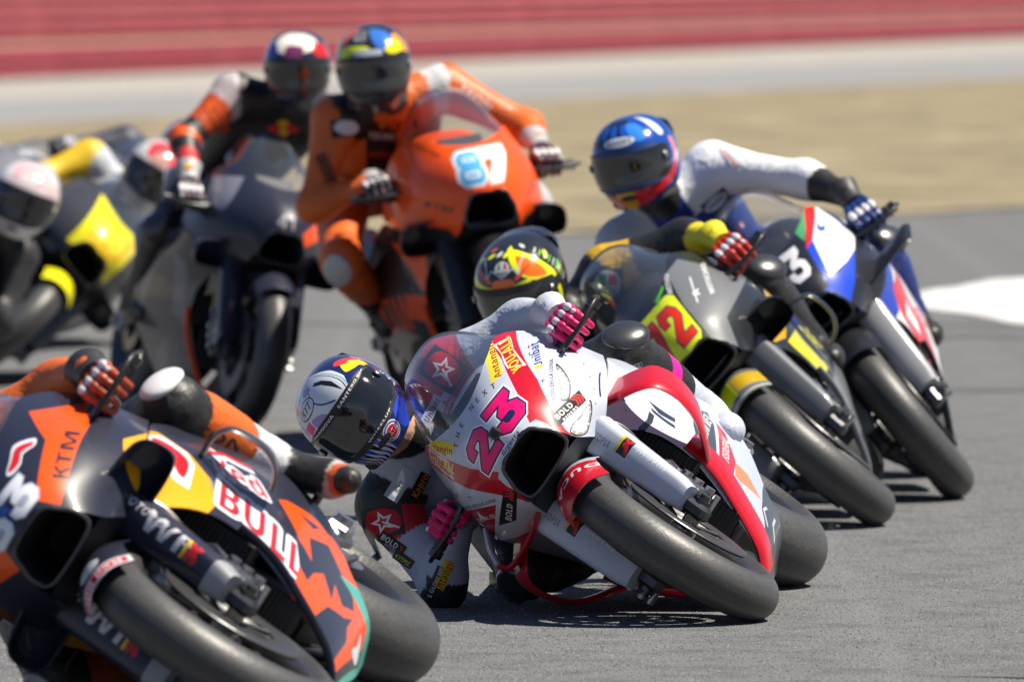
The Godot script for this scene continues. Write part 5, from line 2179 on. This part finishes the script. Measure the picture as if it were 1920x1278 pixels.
	add.call(b23, pat, "sponsor_patch", Vector3(.225, .695, -.62), 20, .13, .03, tag_tex("alp", .13, .03, K, func(p): p.text("alpinestars", .065, .012, .017, lin(.6, .6, .6), 0, 1.05, .2, .0025, lin(.25, .25, .25)); p.text("alpinestars", .065, .012, .017, K, 0, 1.05, .2)))
	build_rider(b23, {"label": "person in pale grey and red leathers, elbow near the ground, riding bike 23", "hip": Vector3(-.16, .88, -1.02), "shL": Vector3(-.005, 1.065, -.56), "shR": Vector3(-.37, 1.005, -.53), "head": Vector3(-.195, 1.194, -.34), "roll": 56, "yaw": -4, "pitch": 7,
		"elL": Vector3(.20, .965, -.54), "elR": Vector3(-.460, .770, -.46), "knL": Vector3(.27, .715, -.66), "knR": Vector3(-.322, .618, -.55), "anL": Vector3(.215, .47, -1.03), "anR": Vector3(-.19, .50, -1.05),
		"col": c, "helmet": helmet_23(), "strip": strip_print("terra", "TERRANOVA    SANTERO BAR", lin(.02, .02, .022), lin(.7, .7, .7), .5, .9), "low": strip_print("wheel", "WHEELUP", lin(.02, .02, .022), lin(.7, .7, .7), .6, .4), "visor": lin(.014, .015, .017), "glove": tinted("glove_pink", lin(.68, .006, .13)), "cuff": tinted("cuff_grey", lin(.50, .52, .58)), "knuckle": hard_white, "slider": hard_dark,
		"kout1": Vector3(.75, .25, .6), "boot": boots(W, W, lin(.10, .105, .12), W), "cell": 0.0055, "hand_cell": 0.0032, "patches": pat})
	# ---------- dark blue and orange bike, nearest the camera
	d = livery_33()
	d.merge({"label": "navy and orange racing motorcycle cut off by the picture's lower corner", "pos": [-.435, 3.95], "lean": 57.4, "yaw": 9.2, "lip": navy, "wing": navy, "fender": navy, "fender_tip": printed("fender_33", fender_print().texture()), "fork_cover": leg_print("33", lin(.022, .024, .042), func(p):
		p.text("WP", .18, .42, .15, lin(.62, .63, .67), 90, 1.5, .1); p.text("MOTOREX", .17, .16, .07, lin(.62, .63, .67), 90, 1.0, .2)
		p.line([.12, .62, .24, .70], .05, lin(.6, .02, .02)); p.line([.12, .70, .24, .63], .05, lin(.6, .02, .02)); p.poly([.10, .58, .26, .58, .26, .61, .10, .61], lin(.75, .55, .02)); p.poly([0, .84, 1, .84, 1, 1, 0, 1], lin(.30, .31, .33))), "fork_tube": navy, "tank": navy, "tail": paint(lin(.10, .11, .13)), "wing_style": "box", "fin": true, "hose": mat("hose_steel", lin(.30, .29, .27), .35, .8)})
	var b33 := build_bike(d)
	c = suit(ORG, ORG, ORG, K)
	c.thighL = one(K)
	c.thighR = one(K)
	c.shinL = bands([[0.14, K], [0.62, ORG], [0.68, lin(.45, .09, .01)], [1.0, lin(.62, .62, .66)]])
	pat = []
	add.call(b33, pat, "sponsor_patch", Vector3(.262, .64, -.76), -22, .12, .035, tag_tex("ixon", .12, .035, ORG, func(p): p.text("IXON", .062, .016, .024, K, 0, 1.6, .3)))
	build_rider(b33, {"label": "person in orange leathers with white knee slider, on the nearest navy bike", "hip": Vector3(-.17, .88, -1.0), "shL": Vector3(-.02, 1.06, -.56), "shR": Vector3(-.38, 1.0, -.53), "head": Vector3(-.22, 1.19, -.36), "roll": 38, "yaw": -25, "pitch": 8,
		"elL": Vector3(.19, .96, -.54), "elR": Vector3(-.47, .77, -.47), "knL": Vector3(.285, .735, -.62), "knR": Vector3(-.34, .62, -.54), "anL": Vector3(.25, .52, -.99), "anR": Vector3(-.19, .5, -1.05), "toeL": Vector3(.40, -.62, .70),
		"col": c, "helmet": helmet_mix("33", lin(.02, .03, .12), lin(.6, .6, .6), lin(.6, .3, .02), lin(.5, .02, .02)), "strip": mat("strip_black", lin(.02, .02, .022), .4), "glove": tinted("glove_orange", lin(.40, .06, .02)), "cuff": tinted("cuff_black", lin(.03, .03, .032)), "knuckle": hard_white, "slider": hard_white,
		"kout1": Vector3(.55, .75, .35), "boot": [one(lin(.62, .62, .66)), one(K), one(K), bands([[0.5, lin(.40, .38, .38)], [0.75, lin(.50, .09, .02)], [1.0, K]])], "cell": 0.009, "hand_cell": 0.0036, "patches": pat})
	# ---------- grey and yellow bike, number 72
	d = livery_72()
	d.merge({"label": "black and grey racing motorcycle with red 72 on a fluorescent yellow plate", "pos": [1.05, -4.1], "lean": 50.0, "yaw": 1.0, "lip": grey, "wing": black, "fender": grey, "fender_tip": printed("fender_72", fender_print_72().texture()), "fork_cover": grey, "fork_tube": black, "tank": black, "tail": grey, "wing_style": "box", "fin": true})
	var b72 := build_bike(d)
	c = suit(lin(.03, .03, .035), lin(.03, .03, .035), lin(.03, .03, .035), K)
	c.foreL = bands([[0.45, K], [1.0, lin(.70, .55, .02)]])
	c.armL = bands([[0.4, lin(.55, .33, .01)], [1.0, K]])
	c.torso = bands([[0.5, lin(.10, .11, .12)], [1.0, K]])
	pat = []
	add.call(b72, pat, "sponsor_patch", Vector3(-.02, 1.06, -.45), 0, .09, .09, tag_tex("agv", .09, .09, lin(.03, .03, .035), func(p): p.disc(.045, .045, .04, .04, lin(.5, .5, .52)); p.poly([.015, .04, .042, .04, .042, .075, .02, .07], lin(.02, .3, .05)); p.poly([.075, .04, .048, .04, .048, .075, .07, .07], lin(.55, .02, .02)); p.text("AGV", .045, .024, .018, K, 0, 1.2)))
	build_rider(b72, {"label": "person in dark leathers and yellow patterned helmet crouching over bike 72", "hip": Vector3(-.17, .88, -1.02), "shL": Vector3(.0, 1.08, -.56), "shR": Vector3(-.36, 1.04, -.53), "head": Vector3(-.182, 1.255, -.36), "roll": 9, "yaw": -20, "pitch": 24,
		"elL": Vector3(.22, .97, -.52), "elR": Vector3(-.47, .80, -.47), "knL": Vector3(.27, .715, -.66), "knR": Vector3(-.36, .64, -.54), "anL": Vector3(.215, .47, -1.03), "anR": Vector3(-.19, .48, -1.05),
		"col": c, "helmet": helmet_72(), "strip": mat("strip_black", lin(.02, .02, .022), .4), "visor": lin(.03, .033, .033), "glove": tinted("glove_red", lin(.50, .03, .02)), "cuff": tinted("cuff_yellow", lin(.62, .55, .02)), "knuckle": hard_white, "slider": hard_dark,
		"boot": boots(K, K, K, K), "cell": 0.010, "hand_cell": 0.004, "patches": pat})
	# ---------- blue, white and red bike
	d = livery_73()
	d.merge({"label": "black racing motorcycle with white and blue triangle and red flank, behind bike 72", "pos": [1.345, -5.6], "lean": 39.0, "yaw": 0.0, "lip": black, "wing": black, "fender": black, "fender_tip": black, "fork_cover": paint(lin(.40, .41, .43)), "fork_tube": black, "tank": navy, "tail": white, "wing_style": "plate"})
	var b73 := build_bike(d)
	var BLUE := lin(.012, .035, .20)
	c = suit(BLUE, lin(.72, .73, .76), BLUE, K)
	c.shoulder = bands([[0.35, lin(.72, .73, .76)], [0.75, BLUE], [1.0, lin(.40, .42, .47)]])
	c.armR = bands([[0.6, lin(.40, .42, .47)], [1.0, lin(.5, .05, .04)]])
	c.foreL = bands([[0.35, lin(.72, .73, .76)], [1.0, K]])
	pat = []
	add.call(b73, pat, "sponsor_patch", Vector3(-.03, 1.16, -.45), 40, .09, .04, tag_tex("oval", .09, .04, BLUE, func(p): p.disc(.045, .02, .043, .018, lin(.6, .62, .66)); p.text("SHOEI", .045, .02, .013, BLUE, 0, 1.2)))
	add.call(b73, pat, "sponsor_patch", Vector3(.09, 1.24, -.5), -55, .08, .03, tag_tex("alpr", .08, .03, lin(.72, .73, .76), func(p): p.text("Castrol", .04, .012, .018, RED, 0, 1.0, .1)))
	add.call(b73, pat, "sponsor_patch", Vector3(-.17, 1.15, -.42), 12, .11, .03, tag_tex("chest", .11, .03, BLUE, func(p): p.text("HONDA", .055, .014, .016, lin(.55, .10, .10), 0, 1.3)))
	build_rider(b73, {"label": "person in blue and white leathers with glossy blue helmet, sitting tallest of the leaning riders", "hip": Vector3(-.14, .90, -1.0), "shL": Vector3(.02, 1.245, -.60), "shR": Vector3(-.34, 1.235, -.57), "head": Vector3(-.145, 1.415, -.38), "roll": 12, "yaw": -18, "pitch": 6,
		"elL": Vector3(.22, 1.04, -.48), "elR": Vector3(-.43, 1.0, -.46), "knL": Vector3(.27, .715, -.66), "knR": Vector3(-.36, .66, -.54), "anL": Vector3(.215, .47, -1.03), "anR": Vector3(-.19, .46, -1.05),
		"col": c, "helmet": helmet_73(), "strip": mat("strip_blue", lin(.02, .05, .16), .4), "visor": lin(.02, .021, .02), "glove": tinted("glove_blue", lin(.012, .035, .16)), "cuff": tinted("cuff_black", lin(.03, .03, .032)), "knuckle": hard_white, "slider": hard_dark,
		"boot": boots(BLUE, K, K, K), "cell": 0.010, "hand_cell": 0.004, "patches": pat})
	# ---------- orange bike 87
	d = livery_87()
	d.merge({"label": "bright orange racing motorcycle with white and blue number 87", "pos": [.035, -8.4], "lean": 9.0, "yaw": -12.0, "lift": 4.8, "lip": orange, "wing": black, "fender": black, "fender_tip": black, "fork_cover": black, "fork_tube": black, "tank": orange, "tail": orange, "wing_style": "box"})
	var b87 := build_bike(d)
	c = suit(ORG, ORG, ORG, K)
	c.shoulder = bands([[0.12, lin(.60, .60, .62)], [0.75, ORG], [1.0, K]])
	c.torso = bands([[0.4, ORG], [0.6, lin(.35, .06, .01)], [1.0, ORG]])
	pat = []
	add.call(b87, pat, "sponsor_patch", Vector3(-.33, 1.06, -.43), 5, .10, .06, tag_tex("pad", .10, .06, K, func(p): p.blob([.01, .03, .03, .055, .08, .05, .09, .02, .05, .006], lin(.62, .63, .66))))
	add.call(b87, pat, "sponsor_patch", Vector3(-.14, 1.04, -.45), 10, .14, .05, tag_tex("ktm", .14, .05, ORG, func(p): p.text("KTM", .07, .024, .032, K, 0, 1.3, .2)))
	add.call(b87, pat, "sponsor_patch", Vector3(-.22, .98, -.45), 0, .10, .16, tag_tex("dark_panel", .10, .16, K, func(p): p.text("TECH3", .05, .12, .02, lin(.6, .6, .6)); p.text("MOTUL", .05, .06, .018, lin(.6, .05, .02))))
	add.call(b87, pat, "sponsor_patch", Vector3(.14, 1.09, -.5), -35, .12, .05, tag_tex("sleeve", .12, .05, ORG, func(p): p.text("IXON", .06, .024, .03, lin(.65, .65, .66), 0, 1.2)))
	add.call(b87, pat, "sponsor_patch", Vector3(-.42, .94, -.43), -65, .10, .045, tag_tex("sleeve2", .10, .045, lin(.30, .06, .01), func(p): p.text("IXON", .05, .022, .026, K, 0, 1.2)))
	build_rider(b87, {"patches": pat, "label": "person in orange leathers with multicoloured helmet, leaning beside number 87", "hip": Vector3(-.17, .88, -1.0), "shL": Vector3(.05, 1.145, -.57), "shR": Vector3(-.34, 1.095, -.53), "head": Vector3(-.215, 1.245, -.36), "roll": 6, "yaw": 0, "pitch": 10,
		"elL": Vector3(.29, .965, -.50), "elR": Vector3(-.475, .825, -.46), "knL": Vector3(.28, .72, -.64), "knR": Vector3(-.415, .625, -.47), "anL": Vector3(.215, .47, -1.03), "anR": Vector3(-.20, .46, -1.03),
		"col": c, "helmet": helmet_87(), "strip": mat("strip_black", lin(.02, .02, .022), .4), "visor": lin(.03, .032, .032), "glove": tinted("glove_dark", lin(.06, .04, .05)), "cuff": tinted("cuff_light", lin(.35, .36, .38)), "knuckle": hard_white, "slider": mat("hard_grey", lin(.45, .45, .46), .4),
		"kout-1": Vector3(-.45, -.55, .7), "boot": boots(K, K, K, K), "cell": 0.012, "hand_cell": 0.005})
	# ---------- dark bike with orange nose behind it
	d = livery_bull()
	d.merge({"label": "dark navy racing motorcycle with one orange patch beside its windscreen, next to bike 87", "pos": [-.94, -9.93], "lean": -12.0, "yaw": -17.0, "size": 0.93, "lip": orange, "wing": navy, "fender": navy, "fender_tip": navy, "fork_cover": navy, "fork_tube": navy, "tank": navy, "tail": navy, "wing_style": "box"})
	var bF := build_bike(d)
	c = suit(K, K, K, K)
	c.armR = bands([[0.3, lin(.45, .40, .42)], [0.75, lin(.50, .07, .01)], [1.0, K]])
	c.foreR = bands([[0.2, lin(.70, .09, .01)], [0.5, K], [1.0, lin(.45, .03, .03)]])
	pat = []
	add.call(bF, pat, "sponsor_patch", Vector3(.07, 1.17, -.48), 0, .16, .07, tag_tex("bulls", .16, .07, K, func(p): p.disc(.08, .035, .03, .03, lin(.72, .45, .02)); p.blob([.02, .03, .06, .05, .07, .03, .05, .015], lin(.62, .02, .03)); p.blob([.14, .03, .10, .05, .09, .03, .11, .015], lin(.62, .02, .03))))
	add.call(bF, pat, "sponsor_patch", Vector3(-.19, 1.16, -.48), -60, .12, .04, tag_tex("orange_bar", .12, .04, lin(.75, .10, .01), func(p): p.text("KTM", .06, .018, .024, K)))
	add.call(bF, pat, "sponsor_patch", Vector3(-.285, .94, -.40), 60, .11, .05, tag_tex("red_bar", .11, .05, lin(.50, .03, .03), func(p): p.disc(.07, .025, .02, .018, lin(.72, .45, .02))))
	build_rider(bF, {"patches": pat, "label": "person in black leathers with orange stripes and white, blue and red helmet", "hip": Vector3(.04, .92, -1.0), "shL": Vector3(.27, 1.25, -.62), "shR": Vector3(-.11, 1.255, -.60), "head": Vector3(.06, 1.395, -.40), "roll": 2, "yaw": 0, "pitch": 10,
		"elL": Vector3(.42, 1.0, -.52), "elR": Vector3(-.28, 1.05, -.52), "knL": Vector3(.30, .70, -.60), "knR": Vector3(-.27, .70, -.62), "anL": Vector3(.215, .47, -1.03), "anR": Vector3(-.20, .46, -1.03),
		"col": c, "helmet": helmet_mix("bull", lin(.02, .025, .06), lin(.80, .76, .66), lin(.02, .06, .35), lin(.55, .02, .02)), "strip": mat("strip_black", lin(.02, .02, .022), .4), "glove": tinted("glove_dark", lin(.06, .04, .05)), "cuff": tinted("cuff_light", lin(.35, .36, .38)), "knuckle": hard_white, "slider": hard_dark,
		"boot": boots(K, K, K, K), "cell": 0.014, "hand_cell": 0.006})
	# ---------- the blurred ones at the far side
	var far := [
		["g", "dark racing motorcycle hidden behind the yellow and black bike, below the blue helmet", [-2.12, -17.6], -44.0, -15.0, lin(.012, .013, .018), lin(.10, .11, .14), lin(.03, .03, .036), "12", lin(.012, .013, .018), lin(.03, .03, .04),
			"person in blue and white helmet tucked low, blurred", lin(.03, .035, .06), lin(.012, .03, .22), lin(.5, .52, .6), lin(.02, .06, .35), lin(.5, .5, .5), Vector3(.10, 1.20, -.36), -25.0],
		["h", "yellow and black racing motorcycle leaning the other way, with glaring yellow plate", [-2.14, -14.0], -50.0, -15.0, lin(.018, .018, .02), lin(.045, .045, .05), lin(.10, .08, .01), "10", lin(.80, .50, .01), lin(.74, .72, .05),
			"person in white and red helmet on the yellow and black bike, blurred", lin(.50, .52, .56), lin(.62, .62, .62), lin(.65, .05, .06), lin(.6, .6, .58), lin(.6, .15, .12), Vector3(.0, 1.20, -.36), -30.0],
		["i", "dark racing motorcycle mostly out of the picture, below the pink helmet", [-2.67, -12.5], -50.0, -15.0, lin(.03, .03, .035), lin(.55, .34, .01), lin(.2, .2, .22), "89", lin(.3, .3, .3), lin(.02, .02, .02),
			"person with round white and pink helmet by the picture's edge, blurred", lin(.03, .03, .035), lin(.72, .66, .68), lin(.68, .42, .44), lin(.72, .7, .72), lin(.66, .5, .5), Vector3(.10, 1.235, -.36), -22.0],
		["k", "distant dark racing motorcycle mostly hidden, below the dark and yellow helmet", [-2.70, -20.0], -48.0, -15.0, lin(.04, .04, .045), lin(.2, .2, .22), lin(.1, .1, .1), "20", lin(.3, .3, .3), lin(.02, .02, .02),
			"person with dark helmet bearing a yellow spot, farthest away, blurred", lin(.40, .42, .46), lin(.05, .05, .055), lin(.06, .06, .07), lin(.05, .05, .05), lin(.72, .68, .01), Vector3(.18, 1.135, -.36), -22.0]]
	for f in far:
		d = livery_plain(f[0], f[5], f[6], f[7], f[8], f[9], f[10])
		var tm := paint(f[6])
		var bs := paint(f[5])
		d.merge({"label": f[1], "pos": f[2], "lean": f[3], "yaw": f[4], "lip": tm, "wing": tm, "fender": bs, "fender_tip": yellow if f[0] == "h" else tm, "fork_cover": tm, "fork_tube": bs, "tank": bs, "tail": bs, "wing_style": "box"})
		var bk := build_bike(d)
		var s := -1.0 if f[3] < 0 else 1.0
		c = suit(f[12], f[12], f[12], K)
		if f[0] == "h":
			c.armR = one(lin(.68, .45, .01))
			c.foreR = bands([[0.4, K], [1.0, lin(.68, .45, .01)]])
		var hx: float = f[17].x
		var r := {"label": f[11], "hip": Vector3(-.14 * s, .88, -1.02), "shL": Vector3(hx + .18, f[17].y - .13, -.57), "shR": Vector3(hx - .18, f[17].y - .13, -.57), "head": f[17], "roll": f[18], "yaw": 0, "pitch": 10,
			"elL": Vector3(.42, .88, -.5) if s < 0 else Vector3(.34, .90, -.5), "elR": Vector3(-.27, .86, -.52) if s < 0 else Vector3(-.42, .86, -.5), "knL": Vector3(.27, .715, -.66), "knR": Vector3(-.27, .715, -.66), "anL": Vector3(.215, .47, -1.03), "anR": Vector3(-.215, .47, -1.03),
			"col": c, "helmet": helmet_mix(f[0], f[13], f[14], f[15], f[16]), "strip": mat("strip_black", lin(.02, .02, .022), .4), "glove": tinted("glove_dark", lin(.06, .04, .05)), "cuff": tinted("cuff_light", lin(.35, .36, .38)), "knuckle": hard_white, "slider": hard_dark,
			"boot": boots(K, K, K, K), "cell": 0.018, "hand_cell": 0.007}
		build_rider(bk, r)
